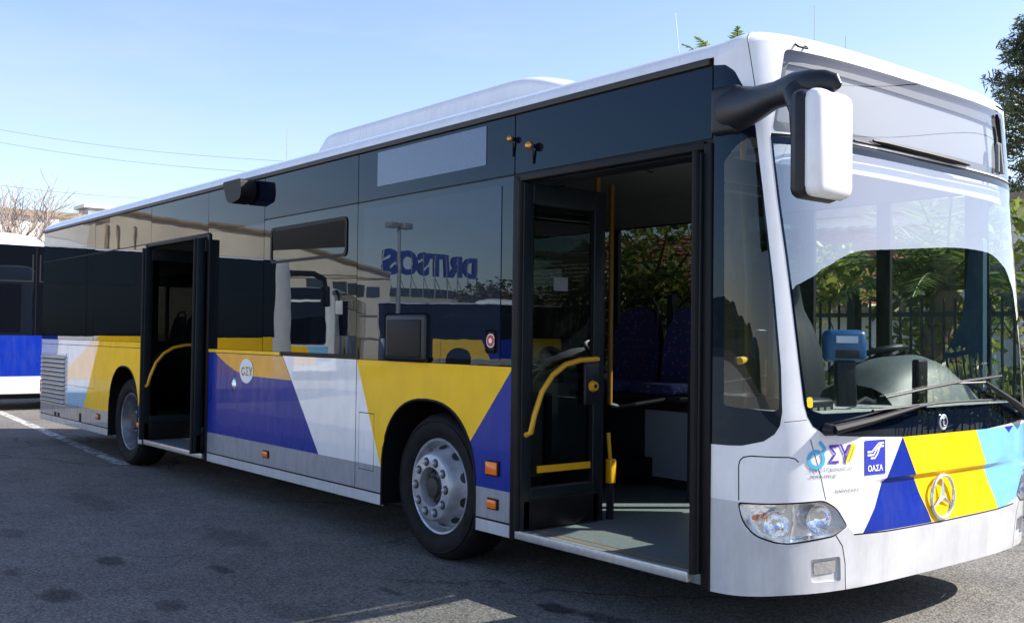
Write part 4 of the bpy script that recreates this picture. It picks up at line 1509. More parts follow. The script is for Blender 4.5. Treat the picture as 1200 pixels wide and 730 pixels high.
# ------------------------------------------------------------------ the other parked buses
M_galvd = pbr('window_frame_grey', (0.014, 0.014, 0.015), rough=0.6, spec=0.2)
def parked_bus(loc, rz, label, scheme, H=2.98, length=12.0):
    """local frame: front towards +x, left side at +y"""
    root = empty('city_bus', loc, rz)
    tag(root, label, 'bus', 'other buses parked in the depot')
    hw, hl = 1.275, length / 2
    prof = rounded([(-hw, 0.30), (hw, 0.30), (hw, H + 0.02), (hw - 0.30, H + 0.07), (-hw + 0.30, H + 0.07), (-hw, H + 0.02)], [0.05, 0.05, 0.05, 0.15, 0.15, 0.05], 4)
    mb = MB()
    vs, fs = [], []
    st = [(-hl, 0.94), (-hl + 0.04, 0.985), (-hl + 0.15, 1.0), (hl - 0.45, 1.0), (hl - 0.22, 0.98), (hl - 0.07, 0.92), (hl, 0.80)]
    n = len(prof)
    for x, k in st:
        for y, z in prof:
            vs.append((x - (0.10 * (z - 1.2) / 1.8 if x > 0 and z > 1.2 else 0), y * k, z))
    for i in range(len(st) - 1):
        for j in range(n):
            j2 = (j + 1) % n
            fs.append((i * n + j, i * n + j2, (i + 1) * n + j2, (i + 1) * n + j))
    fs.append(tuple(range(n - 1, -1, -1)))
    fs.append(tuple(range((len(st) - 1) * n, len(st) * n)))
    mb.add(vs, fs, M_white, True)
    mb.build('body', root, fix=True)
    zb, zt = 1.36, H - 0.01
    cuts = [-hl + 0.25, -hl + 2.6, -hl + 4.4, -hl + 6.1, -hl + 7.8, -hl + 9.5, hl - 0.55]
    for sg in (-1, 1):
        y = sg * (hw + 0.004)
        mb = MB()
        mb.box((-hl + 0.06, min(y - sg * 0.002, y - sg * 0.02), zb - 0.005), (cuts[-1], max(y - sg * 0.002, y - sg * 0.02), zt + 0.01), M_rub)
        mb.build('window_band', root)
        for a, b in zip(cuts[:-1], cuts[1:]):
            mb = MB()
            mb.box((a + 0.008, min(y, y - sg * 0.02), zb), (b - 0.008, max(y, y - sg * 0.02), zt), M_pane if not scheme.get('dim') else M_pane)
            for (xa, xb, za, zb2) in ((a + 0.05, b - 0.05, 2.32, 2.345), (a + 0.05, a + 0.075, 2.345, zt - 0.15), (b - 0.075, b - 0.05, 2.345, zt - 0.15), ((a + b) / 2, (a + b) / 2 + 0.025, 2.345, zt - 0.15)):
                mb.box((xa, min(y, y + sg * 0.004), za), (xb, max(y, y + sg * 0.004), zb2), M_galvd)
            mb.build('window', root)
        for xl in (-hl + 1.2, -hl + 5.2, hl - 3.9, hl - 1.6):
            mb = MB()
            mb.box((xl, min(y, y + sg * 0.012), 0.40), (xl + 0.1, max(y, y + sg * 0.012), 0.46), M_amber)
            mb.build('side_marker_lamp', root)
        mb = MB()
        for xl in (-hl + 0.22, -hl + 2.6, -hl + 6.1, hl - 2.4):
            mb.box((xl, min(y, y + sg * 0.0035), 0.33), (xl + 0.012, max(y, y + sg * 0.0035), zb - 0.01), M_rub)
        mb.build('panel_joint', root)
        mb = MB()
        for m, poly in scheme['side']:
            p3 = [(x, y - sg * 0.002, z) for x, z in poly]
            mb.add(p3, [tuple(range(len(p3)))], m)
        mb.build('side_panel', root, fix=False)
    mb = MB()
    pl = rounded([(-1.12, 1.12), (1.12, 1.12), (1.04, 2.42), (-1.04, 2.42)], 0.12, 4)
    mb.add([(hl + 0.012 - 0.10 * (z - 1.2) / 1.8 - 0.10 * (abs(y) / 1.275) ** 3 * 0, y * 0.84, z) for y, z in pl], [tuple(range(len(pl)))], M_pane)
    pl = rounded([(-1.0, 2.50), (1.0, 2.50), (0.97, 2.86), (-0.97, 2.86)], 0.05, 3)
    mb.add([(hl + 0.012 - 0.10 * (z - 1.2) / 1.8, y * 0.88, z) for y, z in pl], [tuple(range(len(pl)))], M_pane)
    mb.build('windscreen', root)
    mb = MB()
    for m, poly in scheme['front']:
        mb.add([(hl + 0.008, y, z) for y, z in poly], [tuple(range(len(poly)))], m)
    mb.build('front_panel', root)
    for sg in (-1, 1):
        mb = MB()
        mb.box((hl - 0.12, sg * 0.80 - 0.2, 0.60), (hl + 0.015, sg * 0.80 + 0.2, 0.76), M_refl, 0.03)
        mb.build('headlight', root)
        mb = MB()
        mb.tube([(hl - 0.15, sg * 1.15, 2.72), (hl + 0.35, sg * 1.28, 2.74), (hl + 0.55, sg * 1.36, 2.62), (hl + 0.58, sg * 1.40, 2.4)], [0.07, 0.06, 0.06, 0.04], M_dark, n=8)
        mb.box((hl + 0.52, sg * 1.40 - 0.13, 2.02), (hl + 0.60, sg * 1.40 + 0.13, 2.46), M_dark, 0.02)
        mb.box((hl + 0.59, sg * 1.40 - 0.125, 2.03), (hl + 0.635, sg * 1.40 + 0.125, 2.45), M_white, 0.02)
        mb.build('mirror', root)
        for x in (-hl + 3.4, hl - 2.7):
            mb = MB()
            mb.lathe([(0.0001, 0.06), (0.12, 0.05), (0.13, 0.0), (0.20, 0.0), (0.22, 0.06), (0.29, 0.08), (0.305, 0.02)], M_rim, c=(x, -hw, 0.48), n=24)
            mb.lathe([(0.305, 0.02), (0.34, 0.0), (0.44, 0.0), (0.478, 0.04), (0.48, 0.28)], M_tyre, c=(x, -hw, 0.48), n=32)
            if sg > 0:
                mb.v = [(v[0], -v[1], v[2]) for v in mb.v]
            mb.build('wheel', root, fix=True)
            mb = MB()
            y = sg * (hw + 0.003)
            ar = [(x + 0.56 * math.cos(t), y, 0.46 + 0.56 * math.sin(t)) for t in lin(0, math.pi, 20)]
            ar = [(x + 0.56, y, 0.30)] + ar + [(x - 0.56, y, 0.30)]
            mb.add(ar, [tuple(range(len(ar)))], M_rub)
            mb.build('wheel_arch', root)
    mb = MB()
    pv = []
    for x, k in ((-1.9, 0.3), (-1.75, 0.8), (-1.4, 1), (1.0, 1), (1.5, 0.75), (1.8, 0.3)):
        for j in range(13):
            a = math.pi * j / 12
            pv.append((x, -0.95 * math.copysign(abs(math.cos(a)) ** 0.4, math.cos(a)), H + 0.02 + (0.04 + 0.21 * k) * math.sin(a) ** 0.5))
    mb.add(pv, [(i * 13 + j, i * 13 + j + 1, (i + 1) * 13 + j + 1, (i + 1) * 13 + j) for i in range(5) for j in range(12)], M_white, True)
    mb.build('air_conditioner', root, fix=True)
    mb = MB()
    mb.box((-hl + 0.4, -1.0, 0.2), (hl - 0.7, 1.0, 0.31), M_rub)
    mb.build('underfloor', root)
    return root
H6 = 6.0
side_blue = [(M_blue, rect(-5.75, 0.62, 1.2, 1.355)), (M_yellow, [(1.9, 1.355), (5.5, 1.355), (5.5, 0.55), (1.2, 0.55)]), (M_silver, rect(-5.75, 0.31, 5.5, 0.335))]
side_mix = [(M_lblue, [(-5.8, 0.55), (-5.0, 0.55), (-4.7, 1.355), (-5.8, 1.355)]), (M_yellow, [(-3.9, 1.355), (-1.6, 1.355), (-1.2, 0.55), (-4.2, 0.55)]), (M_blue, [(-1.2, 0.55), (1.8, 0.55), (1.2, 1.355), (-1.6, 1.355)]),
            (M_yellow, [(2.4, 1.355), (4.6, 1.355), (4.0, 0.55), (2.9, 0.55)]), (M_blue, [(4.6, 1.355), (4.0, 0.55), (5.4, 0.55), (5.4, 1.355)]), (M_grey, rect(-5.8, 0.31, 5.5, 0.54))]
front_mix = [(M_blue, [(0.32, 1.05), (0.75, 0.5), (0.1, 0.5)]), (M_yellow, [(0.32, 1.05), (-0.40, 1.05), (-0.65, 0.5), (0.1, 0.5)]), (M_lblue, [(-0.40, 1.05), (-1.0, 1.05), (-1.0, 0.8), (-0.65, 0.5)])]
parked_bus((-18.45, -0.45, 0), R(-90), 'bus with long blue side and white skirt parked crosswise behind the open bus', {'side': side_blue, 'front': front_mix}, H=2.98, length=12.2)
parked_bus((-31.0, -14.5, 0), R(35), 'bus across the yard mirrored nose on in the dark glass', {'side': side_mix, 'front': front_mix}, H=2.8)
parked_bus((-31.5, -24.5, 0), R(-52), 'bus across the yard mirrored side on below the rooftop letters', {'side': side_mix, 'front': front_mix}, H=2.8)

# ------------------------------------------------------------------ buildings, fence, masts behind the bus
M_cream = pbr('cream_render', (0.62, 0.55, 0.44), rough=0.85, noise_s=0.35, noise_a=0.22)
M_wall = pbr('white_render', (0.80, 0.77, 0.71), rough=0.85, noise_s=0.7, noise_a=0.10)
M_coping = pbr('stone_coping', (0.30, 0.23, 0.16), rough=0.85, noise_s=3, noise_a=0.2)
M_wood = pbr('bark', (0.13, 0.095, 0.07), rough=0.9, noise_s=6, noise_a=0.35)
M_twig = pbr('pale_twigs', (0.30, 0.235, 0.20), rough=0.9, noise_s=6, noise_a=0.3)
M_tile = pbr('red_roof_tiles', (0.36, 0.10, 0.05), rough=0.8, noise_s=5, noise_a=0.35)
M_winb = pbr('window_glass_far', (0.04, 0.06, 0.08), rough=0.05, ior=1.6)
M_galv = pbr('galvanised_steel', (0.33, 0.34, 0.34), rough=0.5, metal=0.4, noise_s=4, noise_a=0.15)
M_fence = pbr('dark_green_railing', (0.012, 0.022, 0.020), rough=0.6, spec=0.15)

# long pale building rear left
root = empty('pale_building', (-56, 16, -1.05))
tag(root, 'long pale building with a brown parapet line behind the bare trees', 'building')
mb = MB()
mb.box((0, -30, 0), (12, 30, 7.35), M_wall)
for y in (-22, -14, -7.5, -3.6, 4, 12):
    mb.box((12.0, y, 0), (12.12, y + 0.35, 7.35), M_wall)
mb.build('wall', root)
mb = MB()
mb.box((-0.1, -30.1, 7.35), (12.18, 30.1, 7.60), M_coping)
mb.build('parapet', root)
mb = MB()
mb.box((9.5, -5.6, 7.6), (10.9, -3.4, 8.05), M_galv)
mb.box((9.4, -5.8, 8.05), (11.0, -3.2, 8.2), M_wall)
mb.build('roof_vent', root)
mb = MB()
for y in (-26, -18, -10.5, -1, 8, 18):
    mb.box((12.0, y, 3.6), (12.04, y + 2.2, 5.0), M_winb)
mb.build('windows', root)

# house with red roof behind the hedge
root = empty('tiled_house', (-12.6, 15.6, 0), R(8))
tag(root, 'low white house with red tiled roof behind the hedge seen through the front door', 'house')
mb = MB()
mb.box((-4.5, -3.2, 0), (4.5, 3.2, 2.15), M_wall)
mb.build('wall', root)
mb = MB()
rows = 16
for i in range(rows):
    for sg in (-1, 1):
        y0, y1 = -3.7 + 3.7 * i / rows, -3.7 + 3.7 * (i + 1) / rows
        z0, z1 = 2.05 + 1.9 * i / rows, 2.05 + 1.9 * (i + 1) / rows
        n_ = 60
        vs_ = []
        for k in range(n_ + 1):
            x = -4.9 + 9.8 * k / n_
            wv = 0.035 * (k % 2)
            vs_ += [(x, sg * y0, z0 + wv + 0.03), (x, sg * y1, z1 + wv)]
        mb.add(vs_, [(2 * k, 2 * k + 2, 2 * k + 3, 2 * k + 1) for k in range(n_)], M_tile)
mb.box((-4.9, -3.7, 1.98), (4.9, 3.7, 2.05), M_coping)
mb.build('roof', root)
mb = MB()
mb.box((0.6, -3.26, 0.9), (1.8, -3.19, 1.9), M_winb)
mb.build('window', root)
mb = MB()
mb.add([(-1.5, -3.2, 1.75), (2.4, -3.2, 1.75), (2.4, -4.2, 1.45), (-1.5, -4.2, 1.45), (2.4, -4.2, 1.30), (-1.5, -4.2, 1.30)], [(0, 1, 2, 3), (3, 2, 4, 5)], pbr('red_awning', (0.5, 0.04, 0.04), rough=0.8))
mb.build('awning', root)
root = empty('white_house', (-8.2, 20.0, 0), R(6))
tag(root, 'pale flat roofed house behind the palm seen through the windscreen', 'house')
mb = MB()
mb.box((-3.5, -4, 0), (4.5, 4, 4.1), M_wall)
mb.box((-3.8, -4.3, 4.1), (4.8, 4.3, 4.3), M_coping)
mb.build('wall', root)
for x in (-2.2, 1.4, 3.2):
    mb = MB()
    mb.box((x - 0.55, -4.05, 1.9), (x + 0.55, -4.002, 3.2), M_winb)
    mb.box((x - 0.62, -4.06, 1.83), (x + 0.62, -4.0, 1.9), M_wall)
    mb.build('window', root)

root = empty('metal_fence', (-7, 6.8, 0))
tag(root, 'dark metal railing fence in front of the greenery beyond the bus', 'fence')
for k in range(8):
    mb = MB()
    x0 = -11 + k * 2.8
    for z in (0.35, 1.72):
        mb.box((x0, -0.02, z), (x0 + 2.8, 0.02, z + 0.05), M_fence)
    for i in range(22):
        x = x0 + 0.08 + i * 0.126
        mb.box((x, -0.011, 0.2), (x + 0.022, 0.011, 1.92), M_fence)
    mb.build('railing_panel', root)
    mb = MB()
    mb.box((x0 - 0.05, -0.05, 0.0), (x0 + 0.05, 0.05, 2.05), M_fence)
    mb.build('post', root)
mb = MB()
mb.box((-11, -0.12, 0), (11.4, 0.12, 0.28), M_wall)
mb.build('plinth', root)

# ------------------------------------------------------------------ plants
def leaves(mb, centers, size, m, n_each, spread, rnd, squash=0.8, aspect=0.5):
    vs, fs = [], []
    for c, rad in centers:
        for _ in range(n_each):
            d = Vector((rnd.gauss(0, 1), rnd.gauss(0, 1), rnd.gauss(0, 1))).normalized()
            p = Vector(c) + Vector((d.x, d.y, d.z * squash)) * rad * (rnd.random() ** 0.45) * spread
            a = Vector((rnd.gauss(0, 1), rnd.gauss(0, 1), rnd.gauss(0, .7))).normalized()
            b = a.cross(Vector((rnd.gauss(0, 1), rnd.gauss(0, 1), rnd.gauss(0, 1)))).normalized()
            s = size * rnd.uniform(0.6, 1.4)
            i = len(vs)
            vs += [p - a * s, p + b * s * aspect, p + a * s, p - b * s * aspect]
            fs.append((i, i + 1, i + 2, i + 3))
    mb.add(vs, fs, m)
rnd = random.Random(11)
ML_hedge = leaf_mat('hedge_leaves', (0.06, 0.12, 0.02), (0.30, 0.31, 0.07), 0.5)
ML_yel = leaf_mat('yellowing_leaves', (0.20, 0.13, 0.03), (0.30, 0.26, 0.06), 0.4)
ML_pine = leaf_mat('pine_needles', (0.03, 0.06, 0.025), (0.11, 0.14, 0.05), 0.2)
ML_olive = leaf_mat('olive_leaves', (0.09, 0.10, 0.03), (0.25, 0.20, 0.06), 0.4)
ML_palm = leaf_mat('palm_leaflets', (0.06, 0.11, 0.02), (0.20, 0.25, 0.05), 0.45)
mb = MB()
cs = []
for i in range(95):
    x = rnd.uniform(-17, 4)
    hmax = (2.7 if x < -1.2 else 1.5) if x > -6.5 else 1.75
    z = rnd.uniform(0.4, hmax)
    cs.append(((x, 8.2 + rnd.uniform(-0.7, 0.9), z), rnd.uniform(0.4, 0.75)))
leaves(mb, cs, 0.085, ML_hedge, 150, 1.0, rnd)
leaves(mb, cs[::5], 0.07, ML_yel, 60, 1.1, rnd)
for i in range(60):
    x = rnd.uniform(-17, 4)
    mb.tube([(x, 8.2, 0), (x + rnd.uniform(-.3, .3), 8.2 + rnd.uniform(-.4, .4), 1.1), (x + rnd.uniform(-.6, .6), 8.2 + rnd.uniform(-.7, .7), 2.2)], [0.025, 0.018, 0.006], M_wood, n=5)
tag(mb.build('hedge'), 'loose leafy hedge growing behind the metal fence beyond the bus', 'hedge')

def palm(loc, h, nf, fl, label, droop=1.0, seed=1):
    rr = random.Random(seed)
    root = empty('palm_tree', loc)
    tag(root, label, 'palm')
    mb = MB()
    pts = [(0.05 * math.sin(i), 0.04 * i, h * i / 8) for i in range(9)]
    mb.tube(pts, [0.20 - 0.006 * i + 0.012 * (i % 2) for i in range(9)], M_wood, n=10)
    mb.build('trunk', root)
    mb = MB()
    top = Vector(pts[-1])
    for k in range(nf):
        az = 2 * math.pi * k / nf + rr.uniform(-.2, .2)
        el = rr.uniform(0.25, 1.25)
        L_ = fl * rr.uniform(0.8, 1.1)
        d = Vector((math.cos(az) * math.cos(el), math.sin(az) * math.cos(el), math.sin(el)))
        prev = top
        rach = [top]
        for i in range(10):
            prev = prev + d * L_ / 10
            d = (d + Vector((0, 0, -0.13 * droop))).normalized()
            rach.append(prev)
        mb.tube(rach, [0.022 * (1 - i / 11) + 0.003 for i in range(11)], ML_palm, n=4)
        sdv = Vector((-math.sin(az), math.cos(az), 0))
        vs, fs = [], []
        for i in range(1, 11):
            for sub in range(3):
                t = sub / 3
                p = rach[i - 1].lerp(rach[i], t)
                dd = (rach[i] - rach[i - 1]).normalized()
                ll = fl * 0.24 * math.sin(math.pi * min(1, 0.12 + (i + t) / 12)) + 0.05
                for sg in (-1, 1):
                    tip = p + (sdv * sg * 0.8 + dd * 0.6 + Vector((0, 0, rr.uniform(-.35, .12)))).normalized() * ll
                    wd = dd * 0.018
                    j = len(vs)
                    vs += [p - wd, p.lerp(tip, .4) - wd * 1.3, tip, p.lerp(tip, .4) + wd * 1.3, p + wd]
                    fs.append((j, j + 1, j + 2, j + 3, j + 4))
        mb.add(vs, fs, ML_palm)
    mb.build('crown', root)
palm((-3.6, 7.75, 0), 2.05, 22, 1.7, 'young palm with arching green fronds seen through the windscreen', seed=3)
palm((-7.5, 8.65, 0), 5.15, 44, 1.2, 'tall palm whose frond tips show above the bus roof', seed=5, droop=0.9)

# pine at the right edge
root = empty('pine_tree', (-8.75, 22.15, 0))
tag(root, 'tall dark green conifer at the right edge of the picture', 'tree')
rp = random.Random(21)
mb = MB()
mb.tube([(0, 0, 0), (0.1, 0, 3), (0.0, 0.1, 6), (0.05, 0, 9.0)], [0.24, 0.18, 0.11, 0.03], M_wood, n=8)
mb2 = MB()
cl = []
for i in range(60):
    z = 3.3 + 5.9 * (i / 59)
    t = (z - 3.3) / 5.9
    reach = (2.6 * (1 - t) ** 0.8 + 0.30) * rp.uniform(0.45, 1.0)
    az = i * 2.4 + rp.uniform(-.4, .4)
    tip = Vector((math.cos(az) * reach, math.sin(az) * reach, z + rp.uniform(0.1, 0.5)))
    mb.tube([(0, 0, z - 0.2), (tip.x * .5, tip.y * .5, z + 0.05), tip], [0.05 * (1 - t * .6), 0.03, 0.008], M_wood, n=5)
    for q in (0.45, 0.75, 1.0):
        cl.append(((tip.x * q, tip.y * q, z + 0.15 + rp.uniform(-.15, .25)), rp.uniform(0.24, 0.46)))
leaves(mb2, cl, 0.10, ML_pine, 115, 1.05, rp, squash=0.6, aspect=0.16)
mb.build('trunk', root)
mb2.build('crown', root)

# bare trees rear left
def bare(loc, h, seed, label):
    rr = random.Random(seed)
    mb = MB()
    def grow(p, d, L_, r_, lev):
        pts, q, dd = [p], p, d
        for i in range(4):
            dd = (dd + Vector((rr.gauss(0, .13), rr.gauss(0, .13), rr.gauss(0.05, .08)))).normalized()
            q = q + dd * L_ / 4
            pts.append(q)
        mb.tube(pts, [max(r_ * (1 - 0.12 * i), 0.008) for i in range(5)], M_twig if lev > 0 else M_wood, n=5 if lev < 2 else 3, cap=False)
        if lev < 4:
            for k in range(4 if lev else 6):
                a = rr.choice(pts[2:])
                nd = (dd + Vector((rr.gauss(0, .6), rr.gauss(0, .6), rr.gauss(.15, .35)))).normalized()
                grow(a, nd, L_ * rr.uniform(.55, .8), r_ * 0.52, lev + 1)
    grow(Vector((0, 0, 0)), Vector((0, 0, 1)), h * 0.42, 0.10, 0)
    o = mb.build('bare_tree')
    o.location = loc
    tag(o, label, 'tree', 'bare trees')
def lat(px, D, py=None):
    l = (px - 600) / 1204.2 * D
    x = CAM_POS.x + D * -0.7768 + l * 0.6295
    y = CAM_POS.y + D * 0.6295 + l * 0.7768
    return x, y
for px, D, h, sd_, lb in ((24, 36, 7.2, 4, 'tallest bare leafless tree before the pale building at far left'), (58, 40, 6.4, 9, 'bare thin branched tree below the roof vent of the pale building'), (97, 38, 6.2, 15, 'small bare tree just left of the rear end of the open bus'), (-12, 37, 6.8, 22, 'bare tree cut by the left picture edge'), (41, 33, 6.0, 27, 'low spreading bare tree between the tallest one and the vent')):
    x, y = lat(px, D)
    bare((x, y, 0), h, sd_, lb)

# masts and wires
def mast(px, ytop, D, label, rad=0.02):
    x, y = lat(px, D)
    z = (394 + (px - 600) * 0.0125 - ytop) * D / 1204.2 + 1.447
    mb = MB()
    mb.tube([(0, 0, 0), (0, 0, z * 0.6), (0, 0, z)], [rad * 1.6, rad * 1.2, rad * 0.6], M_galv, n=6)
    o = mb.build('antenna_mast')
    o.location = (x, y, 0)
    tag(o, label, 'mast', 'thin masts')
    return o
m1 = mast(806, 4, 40, 'thin leaning mast just left of the palm tips')
m1.rotation_euler = (0, R(-7), 0)
m1.location.x += 1.0
mast(953, 4, 40, 'thin upright mast above the bus front')
mast(990, 40, 40, 'short thin mast tip right of the taller one')
mast(333, 150, 45, 'thin pale mast above the middle of the bus roof')
for k, (p0, p1, lb) in enumerate((((-160, 120), (360, 190), 'uppermost thin wire across the left sky'), ((-160, 135), (360, 205), 'middle thin wire across the left sky'), ((-160, 192), (330, 236), 'lowest thin wire across the left sky'))):
    D = 48
    def at3(px, py, D=D):
        x, y = lat(px, D)
        return Vector((x, y, (394 + (px - 600) * 0.0125 - py) * D / 1204.2 + 1.447))
    a, b = at3(*p0), at3(*p1)
    pts = [a.lerp(b, i / 12) - Vector((0, 0, 0.5 * math.sin(math.pi * i / 12))) for i in range(13)]
    mb = MB()
    mb.tube(pts, 0.009, M_galv, n=4)
    tag(mb.build('power_line'), lb, 'wire', 'wires')

# ------------------------------------------------------------------ across the yard (seen mirrored in the glass)
def vr(px, D, z=0.0):
    x, y = lat(px, D)
    return Vector((x, -y, z))
root = empty('workshop', vr(260, 46))
tag(root, 'cream workshop with sloping roof line mirrored in the bus glass', 'building')
base = vr(260, 46)
A, B = vr(-60, 43), vr(457, 50)
dr = (B - A)
nrm = Vector((dr.y, -dr.x, 0)).normalized()
if nrm.dot(Vector((0, 5, 0)) - A) < 0: nrm = -nrm
mb = MB()
tops = [(-60, 43, 7.6), (180, 46.2, 6.65), (310, 48, 6.15), (405, 49.3, 4.95), (457, 50, 4.45)]
poly = [(vr(p_, d_) - base) for p_, d_, z in tops]
vs_ = [q for q in poly] + [q + Vector((0, 0, t_[2])) for q, t_ in zip(poly, tops)] + [q - nrm * 14 + Vector((0, 0, t_[2])) for q, t_ in zip(poly, tops)] + [q - nrm * 14 for q in poly]
fs_ = []
for i in range(4):
    fs_ += [(i, i + 1, 5 + i + 1, 5 + i), (5 + i, 5 + i + 1, 10 + i + 1, 10 + i), (10 + i, 10 + i + 1, 15 + i + 1, 15 + i)]
fs_ += [(4, 19, 14, 9), (0, 5, 10, 15)]
mb.add(vs_, fs_, M_cream)
mb.build('wall', root, fix=True)
ud = dr.normalized()
for px, wd in ((372, 0.9), (400, 0.7), (418, 0.7), (438, 0.7)):
    mb = MB()
    c = vr(px, 43 + 7 * (px + 60) / 517) - base + nrm * 0.03
    mb.add([c - ud * wd / 2 + Vector((0, 0, 3.3)), c + ud * wd / 2 + Vector((0, 0, 3.3)), c + ud * wd / 2 + Vector((0, 0, 4.05 - (px - 372) * 0.004)), c - ud * wd / 2 + Vector((0, 0, 4.05 - (px - 372) * 0.004))], [(0, 1, 2, 3)], M_winb)
    mb.build('window', root)
mb = MB()
for px in (120, 133, 152):
    c = vr(px, 43 + 7 * (px + 60) / 517) - base + nrm * 0.15
    mb.tube([c, c + Vector((0, 0, 6.2))], 0.06, M_coping, n=8)
mb.build('drain_pipes', root)
mb = MB()
for i in range(4):
    a_, b_ = poly[i] + Vector((0, 0, tops[i][2])), poly[i + 1] + Vector((0, 0, tops[i + 1][2]))
    mb.tube([a_ + nrm * 0.1, b_ + nrm * 0.1], 0.11, M_coping, n=6)
mb.build('roof_gutter', root)
mb = MB()
for z_ in (1.3, 2.4, 4.3):
    mb.tube([poly[0] + nrm * 0.02 + Vector((0, 0, z_)), poly[4] + nrm * 0.02 + Vector((0, 0, min(z_, 4.2)))], 0.03, M_coping, n=4)
mb.build('cladding_seam', root)
base = vr(520, 62)
root = empty('low_shed', base)
tag(root, 'low pale shed below the blue rooftop letters mirrored in the glass', 'building')
A, B = vr(452, 60) - base, vr(640, 66) - base
nr = Vector(((B - A).y, -(B - A).x, 0)).normalized()
if nr.dot(-base) < 0: nr = -nr
mb = MB()
mb.prism([(0, 0), (1, 0), (1, 3.6), (0, 3.75)], A, B - A, (0, 0, 1), -nr * 8, M_cream)
mb.build('wall', root, fix=True)
# letters on a steel frame
P1, P0 = vr(450, 70, 5.65), vr(560, 86, 6.3)     # the word starts at P0
mb = MB()
vs_, fs_ = text_polys('DRITSOS', 0.045)
x0, x1 = min(v[0] for v in vs_), max(v[0] for v in vs_)
y0, y1 = min(v[1] for v in vs_), max(v[1] for v in vs_)
dv = P1 - P0
nn = dv.cross(Vector((0, 0, 1))).normalized()
M_letter = pbr('blue_letters', (0.01, 0.07, 0.60), rough=0.4)
f3 = [P0 + dv * ((x - x0) / (x1 - x0)) + Vector((0, 0, 1.75)) * ((y - y0) / (y1 - y0)) for x, y in vs_]
mb.add([p - P0 for p in f3] + [p - P0 - nn * 0.15 for p in f3], [tuple(f) for f in fs_] + [tuple(i + len(f3) for i in f[::-1]) for f in fs_], M_letter)
sgn = mb.build('rooftop_sign')
sgn.location = P0
tag(sgn, 'big blue rooftop letters on a steel frame mirrored in the bus window', 'sign')
mb = MB()
for i in range(9):
    p = dv * (i / 8)
    zb_ = 3.5 - (P0 + p).z
    mb.tube([Vector((p.x, p.y, zb_)), Vector((p.x, p.y, p.z + 1.6))], 0.05, M_galv, n=5)
    if i < 8:
        q = dv * ((i + 1) / 8)
        mb.tube([Vector((p.x, p.y, zb_)), q], 0.03, M_galv, n=5)
mb.build('frame', sgn)
# floodlight mast
c = vr(467, 40)
root = empty('floodlight_mast', c)
tag(root, 'grey floodlight mast with two lamp heads mirrored in the bus window', 'lamp')
mb = MB()
mb.tube([(0, 0, 0), (0.02, 0, 3), (0, 0, 5.7)], [0.11, 0.09, 0.07], M_galv, n=10)
mb.build('pole', root)
for sg in (-1, 1):
    mb = MB()
    d = ud * sg
    p = Vector((0, 0, 5.75)) + d * 0.28
    mb.box((p.x - 0.22, p.y - 0.22, 5.62), (p.x + 0.22, p.y + 0.22, 5.86), M_galv, 0.04)
    mb.build('lamp_head', root)
def leafy(loc, h, rad, m, seed, label, n=30, each=90, size=0.16, base_z=0.35):
    rr = random.Random(seed)
    root = empty('leafy_tree', loc)
    tag(root, label, 'tree')
    mb = MB()
    mb.tube([(0, 0, 0), (0.08, 0.05, h * .35), (0, 0, h * .7)], [rad * .09, rad * .07, rad * .03], M_wood, n=7)
    cl = []
    for i in range(n):
        d = Vector((rr.gauss(0, 1), rr.gauss(0, 1), rr.gauss(0, 1))).normalized()
        q = Vector((d.x * rad, d.y * rad, h * (base_z + (1 - base_z) / 2) + d.z * h * (1 - base_z) / 2)) * 1.0
        k = rr.uniform(.35, .95)
        q = Vector((q.x * k, q.y * k, h * .62 + (q.z - h * .62) * k))
        cl.append((q, rad * rr.uniform(.22, .42)))
        if i % 3 == 0:
            mb.tube([(0, 0, h * .3), (q.x * .5, q.y * .5, q.z * .8), q], [rad * .035, rad * .02, 0.01], M_wood, n=5)
    mb.build('trunk', root)
    mb = MB()
    leaves(mb, cl, size, m, each, 1.0, rr)
    mb.build('crown', root)
leafy(vr(582, 58), 4.7, 2.4, ML_olive, 31, 'round olive brown tree mirrored at the right end of the bus window')
M_far = pbr('horizon_screen_dark', (0.035, 0.05, 0.03), rough=0.9, noise_s=0.15, noise_a=0.5)  # unseen ring added to keep the golden low sky out of reflections
rh = random.Random(5)
mb = MB()
pv = []
for i in range(121):
    a = R(150 + 150 * i / 120)
    rr_ = 170
    for dr_, h_ in ((0, 0), (4, 6.5 + 2.0 * noise.noise((i * 0.11, 0, 1)) + 0.5 * noise.noise((i * 0.7, 3, 1))), (14, 8.5 + 2.5 * noise.noise((i * 0.11, 0, 1)) + 0.4 * rh.random()), (40, 0)):
        pv.append((rr_ * math.cos(a) + dr_ * math.cos(a), rr_ * math.sin(a) + dr_ * math.sin(a), h_))
mb.add(pv, [(i * 4 + j, (i + 1) * 4 + j, (i + 1) * 4 + j + 1, i * 4 + j + 1) for i in range(120) for j in range(3)], M_far, True)
tag(mb.build('horizon_screen'), kind='structure')
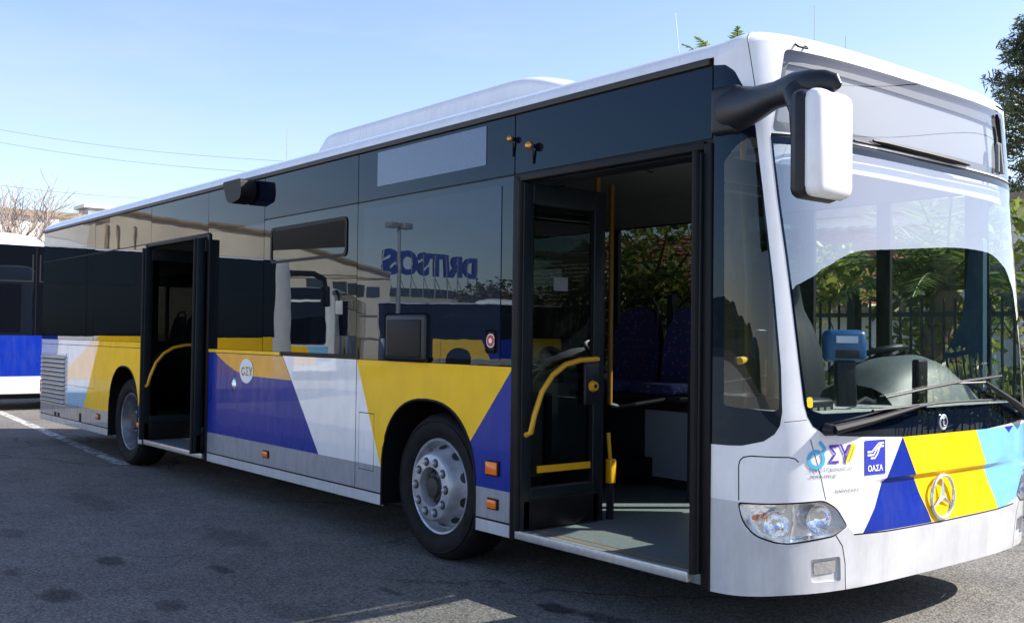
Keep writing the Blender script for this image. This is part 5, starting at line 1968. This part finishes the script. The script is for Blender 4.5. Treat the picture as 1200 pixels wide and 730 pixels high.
leafy((-9.3, 8.95, 0), 3.9, 1.5, ML_hedge, 77, 'bushy small tree partly hiding the red tiled roof', n=34, each=80, size=0.085, base_z=0.2)
# unseen dark belt added ahead of the bus, shaped for the windscreen reflection
rw = random.Random(17)
mb = MB()
pv = []
NB = 260
for i in range(NB + 1):
    az = -14 + 104 * i / NB
    h = interp(az, [-14, 0, 12, 24, 36, 48, 60, 75, 90], [0.3, 4.4, 6.4, 7.8, 8.7, 8.6, 8.0, 7.4, 7.0])
    dx_, dy_ = math.sin(R(az)), math.cos(R(az))
    hs_ = [interp(az + k_, [-14, 0, 12, 24, 36, 48, 60, 75, 90], [0.3, 4.4, 6.4, 7.8, 8.7, 8.6, 8.0, 7.4, 7.0]) for k_ in range(-8, 9, 2)]
    h = sum(hs_) / len(hs_) + 0.03 * noise.noise((az * 0.12, 0, 0))
    for rr_, z_ in ((33.0, 0), (32.0, h * 0.35), (32.4, h * 0.75), (33.6, h), (36.0, h * 0.97), (39, 0)):
        q = rr_ + 0.3 * noise.noise((az * 0.1, z_, 3.0))
        pv.append((dx_ * q, dy_ * q + 1.0, z_))
mb.add(pv, [(i * 6 + j, i * 6 + j + 1, (i + 1) * 6 + j + 1, (i + 1) * 6 + j) for i in range(NB) for j in range(5)], pbr('dark_belt', (0.03, 0.042, 0.022), rough=0.95, noise_s=0.8, noise_a=0.6, spec=0.1))
tag(mb.build('reflected_dark_belt'), kind='stuff')
for k, (d_, z_) in enumerate(((27, 12.9), (28, 11.6))):
    mb = MB()
    pts = []
    for i in range(21):
        az = 0 + 75 * i / 20
        t_ = (i - 10) / 10
        e_ = Vector((math.sin(R(36)), math.cos(R(36)), 0))
        f_ = Vector((e_.y, -e_.x, 0))
        p = e_ * d_ + f_ * (t_ * 34)
        pts.append((p.x, p.y, z_ - 0.8 * (1 - t_ * t_) + 3.4 * t_))
    mb.tube(pts, 0.016, M_rub, n=5)
    tag(mb.build('power_line'), ('upper' if k == 0 else 'lower') + ' dark cable ahead of the bus mirrored in the destination glass', 'wire', 'wires')
